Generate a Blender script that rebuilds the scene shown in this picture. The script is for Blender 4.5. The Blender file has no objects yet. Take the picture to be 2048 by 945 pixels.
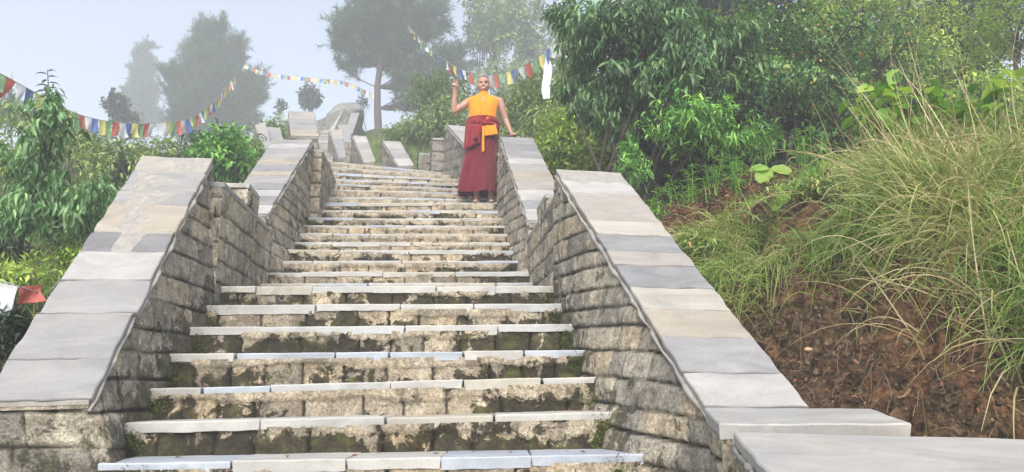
import bpy, math, random
import numpy as np
from mathutils import Vector, Matrix

SC = bpy.context.scene
COL = SC.collection
R = math.radians
# ------------------------------------------------------------------ camera, sky, sun, exposure
FPX = 1547.0
PITCH = math.atan((775 - 472.5) / FPX)
cam_data = bpy.data.cameras.new('camera'); cam = bpy.data.objects.new('camera', cam_data); COL.objects.link(cam)
cam_data.sensor_width = 36; cam_data.lens = 36 * FPX / 2048
cam_data.clip_start = 0.05; cam_data.clip_end = 1000
cam.rotation_euler = (math.pi / 2 + PITCH, 0, 0)
SC.camera = cam

SUN_EL, SUN_ROT = R(40), R(181)
world = bpy.data.worlds.new('World'); SC.world = world; world.use_nodes = True
wt = world.node_tree; wt.nodes.clear()
w_out = wt.nodes.new('ShaderNodeOutputWorld'); w_bg = wt.nodes.new('ShaderNodeBackground')
sky = wt.nodes.new('ShaderNodeTexSky'); sky.sky_type = 'NISHITA'; sky.sun_disc = False
sky.sun_elevation = SUN_EL; sky.sun_rotation = SUN_ROT; sky.air_density = 1.0; sky.dust_density = 4.0; sky.ozone_density = 1.0
hs = wt.nodes.new('ShaderNodeHueSaturation'); hs.inputs['Saturation'].default_value = 0.62; hs.inputs['Value'].default_value = 1.0
wt.links.new(sky.outputs[0], hs.inputs['Color']); wt.links.new(hs.outputs[0], w_bg.inputs['Color'])
w_bg.inputs['Strength'].default_value = 0.148
wt.links.new(w_bg.outputs[0], w_out.inputs['Surface'])

sun_d = bpy.data.lights.new('sun', 'SUN'); sun_d.energy = 1.8; sun_d.angle = R(30); sun_d.color = (1.0, 0.97, 0.93)
sun = bpy.data.objects.new('sun', sun_d); COL.objects.link(sun)
# direction towards the sun: the sky node's rotation is clockwise from +Y
sd = Vector((math.sin(SUN_ROT) * math.cos(SUN_EL), math.cos(SUN_ROT) * math.cos(SUN_EL), math.sin(SUN_EL)))
sun.rotation_euler = sd.to_track_quat('Z', 'Y').to_euler()
SC.view_settings.view_transform = 'Standard'; SC.view_settings.look = 'None'
SC.view_settings.exposure = 1.1; SC.view_settings.gamma = 1.0; SC.view_settings.use_curve_mapping = False
SC.cycles.use_denoising = True
SC.cycles.max_bounces = 6; SC.cycles.volume_bounces = 1; SC.cycles.diffuse_bounces = 3; SC.cycles.transmission_bounces = 2
SC.cycles.transparent_max_bounces = 4
SC.cycles.sample_clamp_indirect = 4.0

# ------------------------------------------------------------------ geometry of the view (used only to find real positions)
CO, SI = math.cos(PITCH), math.sin(PITCH)
def ray(px, py):
    x = (px - 1024) / FPX; y = (472.5 - py) / FPX
    return np.array([x, CO - y * SI, SI + y * CO])
def P(px, py, d):
    r = ray(px, py); return r * (d / r[1])
def PZ(px, py, z):
    r = ray(px, py); return r * (z / r[2])
def proj(p):
    dep = p[1] * CO + p[2] * SI; up = -p[1] * SI + p[2] * CO
    return 1024 + FPX * p[0] / dep, 472.5 - FPX * up / dep
def lerp(a, b, t): return a + (b - a) * t

# ------------------------------------------------------------------ noise
def _h(ix, iy, iz, s):
    n = (ix * 374761393 + iy * 668265263 + iz * 2147483647 + s * 1274126177) & 0xffffffff
    n = ((n ^ (n >> 13)) * 1274126177) & 0xffffffff
    n = ((n ^ (n >> 16)) * 2246822519) & 0xffffffff
    return ((n ^ (n >> 15)) & 0xffffff) / float(0xffffff)
def vn(x, y, z=0.0, s=0):
    x, y, z = np.broadcast_arrays(np.asarray(x, float), np.asarray(y, float), np.asarray(z, float))
    ix, iy, iz = np.floor(x).astype(np.int64), np.floor(y).astype(np.int64), np.floor(z).astype(np.int64)
    fx, fy, fz = x - ix, y - iy, z - iz
    fx, fy, fz = [f * f * (3 - 2 * f) for f in (fx, fy, fz)]
    r = 0
    for a in (0, 1):
        for b in (0, 1):
            for c in (0, 1):
                r = r + _h(ix + a, iy + b, iz + c, s) * (fx if a else 1 - fx) * (fy if b else 1 - fy) * (fz if c else 1 - fz)
    return r * 2 - 1
def fbm(x, y, z=0.0, s=0, o=4):
    r = 0; a = 1.0; f = 1.0; t = 0
    for k in range(o):
        r = r + a * vn(np.asarray(x) * f, np.asarray(y) * f, np.asarray(z) * f, s + k); t += a; a *= .5; f *= 2.03
    return r / t
def sm(x): x = np.clip(x, 0, 1); return x * x * (3 - 2 * x)

# ------------------------------------------------------------------ object helpers
ORG = {}
def tag(o, label=None, cat=None, group=None, kind=None):
    if label: o['label'] = label
    if cat: o['category'] = cat
    if group: o['group'] = group
    if kind: o['kind'] = kind
    return o
def thing(name, label, cat, loc, group=None):
    o = bpy.data.objects.new(name, None); COL.objects.link(o); o.empty_display_size = .1
    o.location = Vector([float(c) for c in loc]); ORG[o] = np.array(loc, float)
    return tag(o, label, cat, group)
def mk(name, V, Fc, mat, parent=None, attrs=None, smooth=False, mats=None, midx=None):
    V = np.asarray(V, dtype=np.float64)
    og = ORG.get(parent, np.zeros(3)) if parent is not None else np.zeros(3)
    me = bpy.data.meshes.new(name)
    if isinstance(Fc, np.ndarray):
        n, k = Fc.shape
        me.vertices.add(len(V)); me.vertices.foreach_set('co', (V - og).astype(np.float32).ravel())
        me.loops.add(n * k); me.loops.foreach_set('vertex_index', Fc.astype(np.int32).ravel())
        me.polygons.add(n); me.polygons.foreach_set('loop_start', np.arange(0, n * k, k, dtype=np.int32))
        try: me.polygons.foreach_set('loop_total', np.full(n, k, dtype=np.int32))
        except Exception: pass
    else:
        me.from_pydata([tuple(v) for v in (V - og)], [], [tuple(int(i) for i in f) for f in Fc])
    for m in (mats or [mat]): me.materials.append(m)
    if midx is not None: me.polygons.foreach_set('material_index', np.asarray(midx, dtype=np.int32))
    me.update(calc_edges=True); me.validate()
    for k, a in (attrs or {}).items():
        at = me.attributes.new(k, 'FLOAT', 'POINT'); at.data.foreach_set('value', np.asarray(a, dtype=np.float32).ravel())
    if smooth: me.polygons.foreach_set('use_smooth', np.ones(len(me.polygons), dtype=bool))
    o = bpy.data.objects.new(name, me); COL.objects.link(o)
    if parent is not None: o.parent = parent
    ORG[o] = og
    return o
class MB:
    """collects pieces that belong to ONE part"""
    def __init__(s): s.V = []; s.F = []; s.n = 0; s.T = []; s.M = []
    def add(s, V, Fc, tint=0.5, mi=0):
        V = np.asarray(V, float)
        s.V.append(V); s.F += [tuple(i + s.n for i in f) for f in Fc]; s.n += len(V)
        s.T.append(np.broadcast_to(np.asarray(tint, float), (len(V),))); s.M += [mi] * len(Fc)
    def build(s, name, mat, parent=None, smooth=False, mats=None):
        return mk(name, np.concatenate(s.V), s.F, mat, parent, {'tint': np.concatenate(s.T)}, smooth, mats, s.M if mats else None)
def gridF(nu, nv, off=0, flip=False):
    i, j = np.meshgrid(np.arange(nu - 1), np.arange(nv - 1), indexing='ij')
    a = (i * nv + j).ravel() + off
    f = np.stack([a, a + nv, a + nv + 1, a + 1], 1)
    return f[:, ::-1] if flip else f
def tube(pts, rad, n=6, cap=True):
    pts = np.asarray(pts, float); m = len(pts); rad = np.broadcast_to(np.asarray(rad, float), (m,))
    tg = np.gradient(pts, axis=0); tg /= np.linalg.norm(tg, axis=1)[:, None] + 1e-9
    up = np.array([0.31, 0.17, 0.93]); V = []
    for i in range(m):
        a = np.cross(tg[i], up); 
        if np.linalg.norm(a) < 1e-3: a = np.cross(tg[i], [1, 0, 0])
        a /= np.linalg.norm(a); b = np.cross(tg[i], a)
        th = np.arange(n) * 2 * math.pi / n
        V.append(pts[i] + rad[i] * (np.cos(th)[:, None] * a + np.sin(th)[:, None] * b))
    V = np.concatenate(V); Fc = []
    for i in range(m - 1):
        for k in range(n):
            k2 = (k + 1) % n; Fc.append((i * n + k, i * n + k2, (i + 1) * n + k2, (i + 1) * n + k))
    if cap: Fc.append(tuple(range(n))[::-1]); Fc.append(tuple((m - 1) * n + k for k in range(n)))
    return V, Fc

# ------------------------------------------------------------------ materials
def mat_new(name):
    m = bpy.data.materials.new(name); m.use_nodes = True; nt = m.node_tree
    b = nt.nodes.get('Principled BSDF'); return m, nt, b
def nd(nt, typ, **kw):
    n = nt.nodes.new(typ)
    for k, v in kw.items():
        if k in n.inputs: n.inputs[k].default_value = v
        else: setattr(n, k, v)
    return n
def ramp(nt, src, stops):
    r = nt.nodes.new('ShaderNodeValToRGB'); e = r.color_ramp.elements
    while len(e) < len(stops): e.new(.5)
    for k, (p, c) in enumerate(stops): e[k].position = p; e[k].color = (*c, 1) if len(c) == 3 else c
    nt.links.new(src, r.inputs[0]); return r.outputs[0]
def mixc(nt, f, a, b, mode='MIX'):
    m = nt.nodes.new('ShaderNodeMix'); m.data_type = 'RGBA'; m.blend_type = mode
    for s, v in ((m.inputs[0], f), (m.inputs[6], a), (m.inputs[7], b)):
        if hasattr(v, 'is_linked'): nt.links.new(v, s)
        elif isinstance(v, (int, float)): s.default_value = v
        else: s.default_value = (*v, 1)
    return m.outputs[2]
def math_(nt, op, a, b=0.0, clamp=False):
    m = nt.nodes.new('ShaderNodeMath'); m.operation = op; m.use_clamp = clamp
    for s, v in ((m.inputs[0], a), (m.inputs[1], b)):
        if hasattr(v, 'is_linked'): nt.links.new(v, s)
        else: s.default_value = v
    return m.outputs[0]
def noise(nt, scale, detail=4, rough=.6, dist=0.0, coord='pos', stretch=None, rnd=False):
    n = nt.nodes.new('ShaderNodeTexNoise'); n.inputs['Scale'].default_value = scale; n.inputs['Detail'].default_value = detail
    n.inputs['Roughness'].default_value = rough; n.inputs['Distortion'].default_value = dist
    g = nt.nodes.new('ShaderNodeNewGeometry'); v = g.outputs['Position']
    if stretch:
        mp = nt.nodes.new('ShaderNodeMapping'); mp.inputs['Scale'].default_value = stretch; nt.links.new(v, mp.inputs[0]); v = mp.outputs[0]
    if rnd:
        oi = nt.nodes.new('ShaderNodeObjectInfo'); ad = nt.nodes.new('ShaderNodeVectorMath'); ad.operation = 'MULTIPLY_ADD'
        nt.links.new(oi.outputs['Random'], ad.inputs[0]); ad.inputs[1].default_value = (37, 53, 71); nt.links.new(v, ad.inputs[2]); v = ad.outputs[0]
    nt.links.new(v, n.inputs['Vector']); return n.outputs['Fac']
def attr(nt, name):
    a = nt.nodes.new('ShaderNodeAttribute'); a.attribute_name = name; return a.outputs['Fac']
def bump(nt, b, h, strength=.5, dist=.01):
    n = nt.nodes.new('ShaderNodeBump'); n.inputs['Strength'].default_value = strength; n.inputs['Distance'].default_value = dist
    nt.links.new(h, n.inputs['Height']); nt.links.new(n.outputs[0], b.inputs['Normal'])

def m_masonry(name, lo, hi, warm, mossy=1.0):
    m, nt, b = mat_new(name)
    t = attr(nt, 'tint'); mo = attr(nt, 'moss')
    base = ramp(nt, t, [(0, lo), (.45, hi), (.75, warm), (1, tuple(c * 1.15 for c in hi))])
    n1 = noise(nt, 9, 6, .7); base = mixc(nt, .55, base, ramp(nt, n1, [(.3, (.5, .49, .47)), (.7, (1.45, 1.43, 1.38))]), 'MULTIPLY')
    n2 = noise(nt, 70, 3, .7); base = mixc(nt, .6, base, ramp(nt, n2, [(.38, (.42, .41, .4)), (.62, (1.45, 1.45, 1.42))]), 'MULTIPLY')
    # dark lichen stains running down the stone
    n3 = noise(nt, 6, 6, .75, .6, stretch=(1.2, 1.2, .9))
    st = ramp(nt, n3, [(.46, (0, 0, 0)), (.60, (1, 1, 1))]); base = mixc(nt, math_(nt, 'MULTIPLY', st, .6), base, (.075, .068, .05))
    n8 = noise(nt, 3.2, 6, .75, .8); base = mixc(nt, math_(nt, 'MULTIPLY', ramp(nt, n8, [(.52, (0, 0, 0)), (.68, (1, 1, 1))]), .32), base, mixc(nt, n2, (.13, .10, .06), (.30, .23, .12)))
    n5 = noise(nt, 4, 5, .7, .3); lich = ramp(nt, n5, [(.58, (0, 0, 0)), (.7, (1, 1, 1))])
    base = mixc(nt, math_(nt, 'MULTIPLY', lich, .5), base, (.5, .49, .45))
    n4 = noise(nt, 7, 6, .7, .4)
    mm = math_(nt, 'ADD', math_(nt, 'MULTIPLY', mo, 1.0), math_(nt, 'MULTIPLY', math_(nt, 'SUBTRACT', n4, .5), 2.6))
    mm = ramp(nt, mm, [(.42, (0, 0, 0)), (.54, (1, 1, 1))])
    mc = ramp(nt, noise(nt, 9, 6, .75), [(.36, (.008, .007, .005)), (.52, (.025, .021, .010)), (.62, (.055, .06, .012)), (.74, (.12, .14, .025))])
    base = mixc(nt, math_(nt, 'MULTIPLY', mm, .93 * mossy), base, mc)
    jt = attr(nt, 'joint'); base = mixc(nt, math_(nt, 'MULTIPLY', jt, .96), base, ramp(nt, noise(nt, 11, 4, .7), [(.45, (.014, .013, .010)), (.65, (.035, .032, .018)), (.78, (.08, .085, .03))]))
    nt.links.new(base, b.inputs['Base Color']); b.inputs['Roughness'].default_value = .88
    b.inputs['Specular IOR Level'].default_value = .25
    h = math_(nt, 'ADD', math_(nt, 'MULTIPLY', n2, .5), noise(nt, 25, 6, .75))
    bump(nt, b, h, 1.0, .02)
    return m
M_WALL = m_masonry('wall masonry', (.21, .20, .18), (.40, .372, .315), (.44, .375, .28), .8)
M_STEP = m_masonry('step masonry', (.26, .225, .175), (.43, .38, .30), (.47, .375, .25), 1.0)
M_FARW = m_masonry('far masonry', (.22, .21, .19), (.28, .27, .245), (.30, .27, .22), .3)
def m_slab(name, c, vein=.35, rough=.55):
    m, nt, b = mat_new(name)
    n1 = noise(nt, 2.2, 6, .65, 1.2, stretch=(1, 2.5, 2.5), rnd=True)
    base = ramp(nt, n1, [(.3, tuple(x * .8 for x in c)), (.5, c), (.72, tuple(min(1, x * 1.16 + .015) for x in c))])
    n2 = noise(nt, 120, 2, .6); base = mixc(nt, .35, base, ramp(nt, n2, [(.3, (.75, .75, .75)), (.7, (1.18, 1.18, 1.18))]), 'MULTIPLY')
    n4 = noise(nt, 5, 7, .7, 1.5, rnd=True); st = ramp(nt, n4, [(.56, (0, 0, 0)), (.72, (1, 1, 1))])
    base = mixc(nt, math_(nt, 'MULTIPLY', st, vein), base, (.36, .33, .28))
    n5 = noise(nt, 12, 6, .7, .4, rnd=True); st2 = ramp(nt, n5, [(.62, (0, 0, 0)), (.75, (1, 1, 1))])
    base = mixc(nt, math_(nt, 'MULTIPLY', st2, .45), base, (.13, .13, .115))
    n6 = noise(nt, 1.1, 5, .6, .8, rnd=True); base = mixc(nt, .55, base, ramp(nt, n6, [(.3, (.74, .75, .78)), (.5, (1, 1, 1)), (.7, (1.22, 1.17, 1.08))]), 'MULTIPLY')
    n7 = noise(nt, 30, 6, .8, 1.0); base = mixc(nt, math_(nt, 'MULTIPLY', ramp(nt, n7, [(.60, (0, 0, 0)), (.68, (1, 1, 1))]), .5), base, (.38, .37, .34))
    nt.links.new(base, b.inputs['Base Color']); b.inputs['Roughness'].default_value = rough
    b.inputs['Specular IOR Level'].default_value = .35
    bump(nt, b, math_(nt, 'ADD', noise(nt, 14, 5, .6), math_(nt, 'MULTIPLY', n2, .25)), .35, .006)
    return m
SLAB = {
 'blue': m_slab('blue grey slate', (0.202, 0.204, 0.209), .3), 'grey': m_slab('grey slate', (0.239, 0.237, 0.236), .2),
 'lav': m_slab('lavender slate', (0.234, 0.232, 0.234), .2), 'dark': m_slab('dark slate', (0.154, 0.154, 0.160), .2),
 'pale': m_slab('pale slab', (0.320, 0.314, 0.305), .3), 'cream': m_slab('cream slab', (0.323, 0.307, 0.273), .4),
 'tan': m_slab('tan slab', (0.281, 0.252, 0.210), .4), 'pink': m_slab('pinkish slab', (0.283, 0.264, 0.239), .3),
}
def m_simple(name, c, rough=.8, bscale=0, var=.25, vscale=8, trans=0, spec=.3):
    m, nt, b = mat_new(name)
    n1 = noise(nt, vscale, 4, .6)
    base = ramp(nt, n1, [(.25, tuple(x * (1 - var) for x in c)), (.75, tuple(min(1, x * (1 + var)) for x in c))])
    nt.links.new(base, b.inputs['Base Color']); b.inputs['Roughness'].default_value = rough; b.inputs['Specular IOR Level'].default_value = spec
    if bscale: bump(nt, b, noise(nt, bscale, 5, .65), .5, .01)
    return m
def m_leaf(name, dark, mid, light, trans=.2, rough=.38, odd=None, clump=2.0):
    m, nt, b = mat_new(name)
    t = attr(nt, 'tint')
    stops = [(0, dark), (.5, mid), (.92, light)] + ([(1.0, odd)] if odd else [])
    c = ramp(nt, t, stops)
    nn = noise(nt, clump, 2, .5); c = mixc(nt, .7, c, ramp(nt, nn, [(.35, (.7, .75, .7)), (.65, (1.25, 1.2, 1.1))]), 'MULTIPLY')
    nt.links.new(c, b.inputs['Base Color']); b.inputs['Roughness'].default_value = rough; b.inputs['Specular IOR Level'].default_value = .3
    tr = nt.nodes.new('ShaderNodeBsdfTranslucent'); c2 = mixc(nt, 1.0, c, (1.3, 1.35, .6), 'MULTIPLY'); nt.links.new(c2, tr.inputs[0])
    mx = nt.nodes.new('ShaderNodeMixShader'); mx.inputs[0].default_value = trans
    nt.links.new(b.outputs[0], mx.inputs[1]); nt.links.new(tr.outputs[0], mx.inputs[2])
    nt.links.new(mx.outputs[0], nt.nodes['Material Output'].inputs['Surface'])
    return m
LF = {
 'droop': m_leaf('drooping leaf', (.018, .055, .022), (.075, .18, .065), (.21, .36, .15)),
 'lefttree': m_leaf('left tree leaf', (.055, .13, .055), (.13, .27, .11), (.26, .43, .20)),
 'bright': m_leaf('bright lance leaf', (0.052, 0.157, 0.041), (0.157, 0.383, 0.083), (0.348, 0.626, 0.132)),
 'small': m_leaf('small shrub leaf', (0.035, 0.108, 0.046), (0.097, 0.235, 0.084), (0.274, 0.431, 0.130), odd=(0.626, 0.313, 0.093)),
 'yellow': m_leaf('yellow green leaf', (0.122, 0.227, 0.049), (0.295, 0.452, 0.083), (0.592, 0.696, 0.132)),
 'olive': m_leaf('olive leaf', (0.097, 0.157, 0.055), (0.216, 0.313, 0.103), (0.392, 0.489, 0.167), odd=(0.587, 0.332, 0.112)),
 'dark': m_leaf('dark leaf', (.006, .015, .009), (.015, .038, .018), (.038, .075, .03)),  # dark foliage, deepened further to paint the shade inside the right thicket
 'pine': m_leaf('pine needle', (0.017, 0.051, 0.025), (0.043, 0.094, 0.041), (0.087, 0.145, 0.062), trans=.15),
 'pale': m_leaf('big round leaf', (.06, .16, .03), (.16, .32, .05), (.32, .46, .09), trans=.45),
 'grass': m_leaf('grass blade', (.10, .19, .045), (.22, .33, .08), (.42, .38, .20), odd=(.45, .36, .22)),
 'green': m_leaf('fresh grass', (.12, .27, .05), (.24, .44, .08), (.38, .52, .14)),
 'straw': m_leaf('straw blade', (.24, .19, .10), (.42, .34, .20), (.58, .50, .34), trans=.2),
 'red': m_leaf('young red leaf', (.10, .10, .04), (.18, .09, .04), (.30, .10, .04)),
}
for _k, _c in (('t_white', (.39, .388, .37)), ('t_blue', (.34, .375, .43)), ('t_cream', (.37, .35, .30)), ('t_grey', (.37, .38, .38))):
    SLAB[_k] = m_slab('tread ' + _k[2:], _c, .3)
M_BARK = m_simple('bark', (.055, .046, .036), .9, 40, .4, 20)
M_BARKR = m_simple('pine bark', (.07, .05, .04), .9, 30, .4, 12)
M_TWIG = m_simple('twig', (.075, .065, .045), .9, 0, .3, 20)
# ================================================================== terrain
TP = []   # x, y, z control points of the hillside
def tp(*l):
    for a in l: TP.append(a)
tp((-.6, -6, -4.2), (-.6, 0, -2.2), (-.6, 2.2, -1.5), (-.6, 3.6, -1.0), (-.7, 5.3, -.1), (-.8, 7, .3), (-.9, 9.5, 1.5), (-1.6, 12.5, 2.9), (-2.6, 14.5, 3.3), (-3.6, 17, 4.4), (-4.8, 20.5, 6.0), (-6, 25, 7.7))
tp((-3.0, 1, -1.9), (-3, 3.5, -.75), (-3.1, 5, .0), (-3.2, 7, .85), (-3.3, 9, 1.6), (-3.8, 12, 2.9), (-4.6, 14, 3.4), (-7, 3, -.9), (-7, 6, .6), (-7, 9, 1.7), (-7, 13, 3.7), (-9, 20, 6.2), (-15, 8, 1.5), (-15, 15, 4.4), (-16, 25, 7.4), (-30, 20, 5), (-25, 40, 10))
tp((1.65, 1.0, -1.9), (1.55, 2.6, -.75), (1.5, 3.3, -.45), (1.4, 4.0, .05), (1.15, 4.8, .5), (1.05, 5.6, 1.0), (1.15, 6.3, 1.35), (1.4, 7.0, 1.62), (.9, 8.5, 1.9), (.6, 10, 2.6), (.1, 12.8, 3.5), (-1, 14.3, 3.9), (-2.6, 17, 5.2), (-3.4, 20, 6.6))
tp((2.1, 2.6, -.65), (2.1, 3.2, -.25), (2.05, 3.7, .25), (2.1, 4.1, .75), (2.2, 4.6, 1.1), (2.3, 5.2, 1.3), (2.1, 6.2, 1.55), (1.9, 7.1, 1.75), (2.0, 8.2, 1.95), (3.4, 3.0, -.1), (3.4, 3.6, .55), (3.4, 4.2, 1.1), (3.5, 5.2, 1.5), (3.5, 7, 2.0), (5, 4, 1.1), (6, 7, 2.4), (2.5, 11, 3.0), (7, 12, 4.3), (1.5, 16, 5.2), (7, 18, 6.8), (15, 14, 6), (0, 22, 8.0), (14, 25, 10))
tp((-5, 27, 9.3), (-4.6, 24, 7.5), (-5.8, 32, 10.5), (-2, 26, 9.3), (1.5, 24, 8.8), (-7, 28, 9.3), (-9, 33, 10.4), (0, 30, 9.6), (-3, 42, 12), (6, 32, 11.5), (20, 35, 13), (0, 45, 12.5), (-14, 32, 9.0), (-20, 60, 9), (30, 60, 18), (60, 30, 16), (-60, 30, -6), (-60, 80, 4), (60, 90, 22), (0, 90, 14), (-60, -25, -14), (60, -25, -4), (0, -25, -9), (8, -3, -1), (-8, -3, -4))
TPA = np.array(TP, float)
def _fit():
    n = len(TPA); D = np.linalg.norm(TPA[:, None, :2] - TPA[None, :, :2], axis=2)
    A = np.zeros((n + 3, n + 3)); A[:n, :n] = D + np.eye(n) * 1e-4
    A[:n, n] = 1; A[:n, n + 1:] = TPA[:, :2]; A[n, :n] = 1; A[n + 1:, :n] = TPA[:, :2].T
    return np.linalg.solve(A, np.concatenate([TPA[:, 2], [0, 0, 0]]))
TW = _fit()
def ground(x, y, rough=True):
    x, y = np.broadcast_arrays(np.asarray(x, float), np.asarray(y, float)); sh = x.shape; x = x.ravel(); y = y.ravel()
    out = np.empty(len(x)); n = len(TPA)
    for i in range(0, len(x), 40000):
        xx, yy = x[i:i + 40000], y[i:i + 40000]
        D = np.hypot(xx[:, None] - TPA[None, :, 0], yy[:, None] - TPA[None, :, 1])
        out[i:i + 40000] = D @ TW[:n] + TW[n] + TW[n + 1] * xx + TW[n + 2] * yy
    if rough:
        # mound of dug earth, lumps of the cut bank
        out += .17 * np.exp(-(((x - 2.25) / .42) ** 2 + ((y - 7.1) / .35) ** 2))
        bank = sm((x - 1.25) / .3) * sm((y - 2.4) / .4) * sm((8.5 - y) / 1.0) * sm((6 - x) / 1.0)
        out += bank * (.20 * fbm(x * 2.6, y * 2.6, 0, 5) + .13 * fbm(x * 8, y * 8, out * 5, 8, 3) + .03 * fbm(x * 26, y * 26, out * 20, 9, 2) )
        away = 1 - bank
        out += away * .05 * fbm(x * 1.5, y * 1.5, 0, 3)
    return out.reshape(sh)
def gz(x, y): return float(ground(np.array([x]), np.array([y]))[0])
def axis(segs):
    a = []
    for lo, hi, st in segs: a += list(np.arange(lo, hi, st))
    a.append(segs[-1][1]); return np.array(a)
gx = axis([(-95, -20, 5), (-20, -6, .8), (-6, 1.2, .12), (1.2, 3.2, .02), (3.2, 6, .1), (6, 20, .8), (20, 95, 5)])
gy = axis([(-30, 2.4, 1.2), (2.4, 5.2, .02), (5.2, 9, .06), (9, 16, .2), (16, 40, 1), (40, 110, 5)])
GX, GY = np.meshgrid(gx, gy, indexing='ij')
GZ = ground(GX, GY)
V = np.stack([GX.ravel(), GY.ravel(), GZ.ravel()], 1)
m_ground, nt, b = mat_new('hillside earth')
geo = nt.nodes.new('ShaderNodeNewGeometry')
n1 = noise(nt, 3, 6, .7, .5); n2 = noise(nt, 22, 6, .75, .4); n3 = noise(nt, 90, 4, .7)
soil = ramp(nt, n2, [(.38, (.008, .006, .004)), (.5, (.055, .036, .02)), (.64, (.16, .11, .06))])
soil = mixc(nt, ramp(nt, n1, [(.45, (0, 0, 0)), (.62, (1, 1, 1))]), soil, ramp(nt, n2, [(.36, (.03, .016, .009)), (.52, (.14, .07, .036)), (.66, (.27, .14, .07))]))
soil = mixc(nt, .6, soil, ramp(nt, n3, [(.3, (.45, .45, .45)), (.7, (1.5, 1.5, 1.5))]), 'MULTIPLY')
turf = ramp(nt, n2, [(.3, (.03, .045, .018)), (.6, (.09, .11, .04)), (.8, (.17, .16, .07))])
gm = attr(nt, 'turf')
fin = mixc(nt, ramp(nt, math_(nt, 'ADD', gm, math_(nt, 'MULTIPLY', math_(nt, 'SUBTRACT', n1, .5), .8)), [(.42, (0, 0, 0)), (.58, (1, 1, 1))]), soil, turf)
nt.links.new(fin, b.inputs['Base Color']); b.inputs['Roughness'].default_value = .95; b.inputs['Specular IOR Level'].default_value = .15
bump(nt, b, math_(nt, 'ADD', n2, math_(nt, 'MULTIPLY', n3, .6)), .9, .03)
x, y = GX.ravel(), GY.ravel()
bare = sm((x - .9) / .3) * sm((8.0 - y) / .6) * sm((y - 1) / 1)
turfA = 1 - bare + .0 * x
mk('ground', V, gridF(len(gx), len(gy)), m_ground, None, {'turf': turfA}, True)['kind'] = 'structure'

# ================================================================== masonry relief
def courses(seed, total, h0, hv):
    rs = np.random.RandomState(seed); z = [0.0]
    while z[-1] < total: z.append(z[-1] + h0 * (1 + hv * (rs.rand() * 2 - 1)))
    return np.array(z)
def pattern(u, v, seed, h=.17, hv=.18, lmin=.16, lmax=.42, jd=.034, jw=.007):
    """displacement, per-block tint, distance into joint for a wall of rough squared stones"""
    u = np.asarray(u, float); v = np.asarray(v, float)
    vw = v + .007 * vn(u * 1.6, v * 1.2, 0, seed + 50) + .004 * vn(u * 11, v * 7, 0, seed + 51) + 20
    zs = courses(seed, 44, h, hv); r = np.clip(np.searchsorted(zs, vw) - 1, 0, len(zs) - 2)
    dh = np.minimum(vw - zs[r], zs[r + 1] - vw)
    tint = np.zeros(u.shape); dv = np.ones(u.shape) * 9; off = np.zeros(u.shape); sl = np.zeros(u.shape)
    uw = u + .01 * vn(u * 6, v * 13, 0, seed + 52) + 30
    for k in np.unique(r):
        rs = np.random.RandomState(seed * 131 + int(k)); e = [rs.rand() * .3]
        while e[-1] < 62: e.append(e[-1] + lmin + (lmax - lmin) * rs.rand())
        e = np.array(e); mth = r == k; i = np.clip(np.searchsorted(e, uw[mth]) - 1, 0, len(e) - 2)
        dv[mth] = np.minimum(uw[mth] - e[i], e[i + 1] - uw[mth])
        tt = rs.rand(len(e)); oo = rs.rand(len(e)); ss = rs.rand(len(e)) - .5
        tint[mth] = tt[i]; off[mth] = oo[i] * .010; sl[mth] = ss[i] * (uw[mth] - (e[i] + e[i + 1]) / 2) * .03
    edge = sm(dh / jw) ; ev = sm(dv / (jw * .7))
    d = off + sl - jd * (1 - edge) * (.55 + .45 * vn(u * 3, v * 9, 0, seed + 60)) - jd * .55 * (1 - ev)
    d -= .006 * (1 - sm(dh / .025)) + .004 * (1 - sm(dv / .02))
    d += .011 * fbm(u * 9, v * 9, 0, seed + 70, 3) + .006 * fbm(u * 33, v * 33, 0, seed + 71, 2)
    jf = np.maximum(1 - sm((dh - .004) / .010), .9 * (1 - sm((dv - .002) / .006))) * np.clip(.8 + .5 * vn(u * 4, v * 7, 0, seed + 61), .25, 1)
    return d, tint, jf
def relief(Pf, N, U, zlo, zhi_f, zlo_f, res, seed, moss_f, tilt=0.0, flip=False, uoff=0.0, **kw):
    """heightfield masonry face; Pf(u,z)->xy, N outward horizontal normal, zhi_f(u) top line"""
    us = np.linspace(0, U, max(2, int(U / res) + 1)); zmx = max(zhi_f(us)); zmn = zlo
    zs = np.linspace(zmn, zmx, max(2, int((zmx - zmn) / res) + 1))
    A, B = np.meshgrid(us, zs, indexing='ij'); top = zhi_f(us)[:, None]
    cl = B >= top; Z = np.minimum(B, top)
    lowz = zlo_f(us)[:, None]; Zk = np.maximum(Z, lowz)
    d, tint, dj = pattern(A + uoff, Zk - tilt * A, seed, **kw)
    d = d * sm(np.minimum(A, U - A) / .035)
    xy = Pf(A, Zk)
    X = xy[0] + N[0] * d; Y = xy[1] + N[1] * d
    moss = moss_f(A, Zk)
    Vv = np.stack([X.ravel(), Y.ravel(), Zk.ravel()], 1); Fq = gridF(len(us), len(zs), 0, flip)
    clr = cl.ravel(); lo = (Z < lowz).ravel()
    keep = ~(clr[Fq].all(1)) & ~(lo[Fq].all(1)); 
    # drop squashed rows above the sloped top
    zz = Zk.ravel()[Fq]; keep &= (zz.max(1) - zz.min(1)) > 1e-5
    return Vv, Fq[keep], tint.ravel(), np.stack([moss.ravel(), dj.ravel()], 1)
def poly(pts, s):
    pts = np.asarray(pts, float); seg = np.linalg.norm(np.diff(pts[:, :2], axis=0), axis=1); c = np.concatenate([[0], np.cumsum(seg)]); 
    c /= c[-1]; s = np.asarray(s, float)
    return np.stack([np.interp(s, c, pts[:, k]) for k in range(pts.shape[1])], -1)

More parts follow.
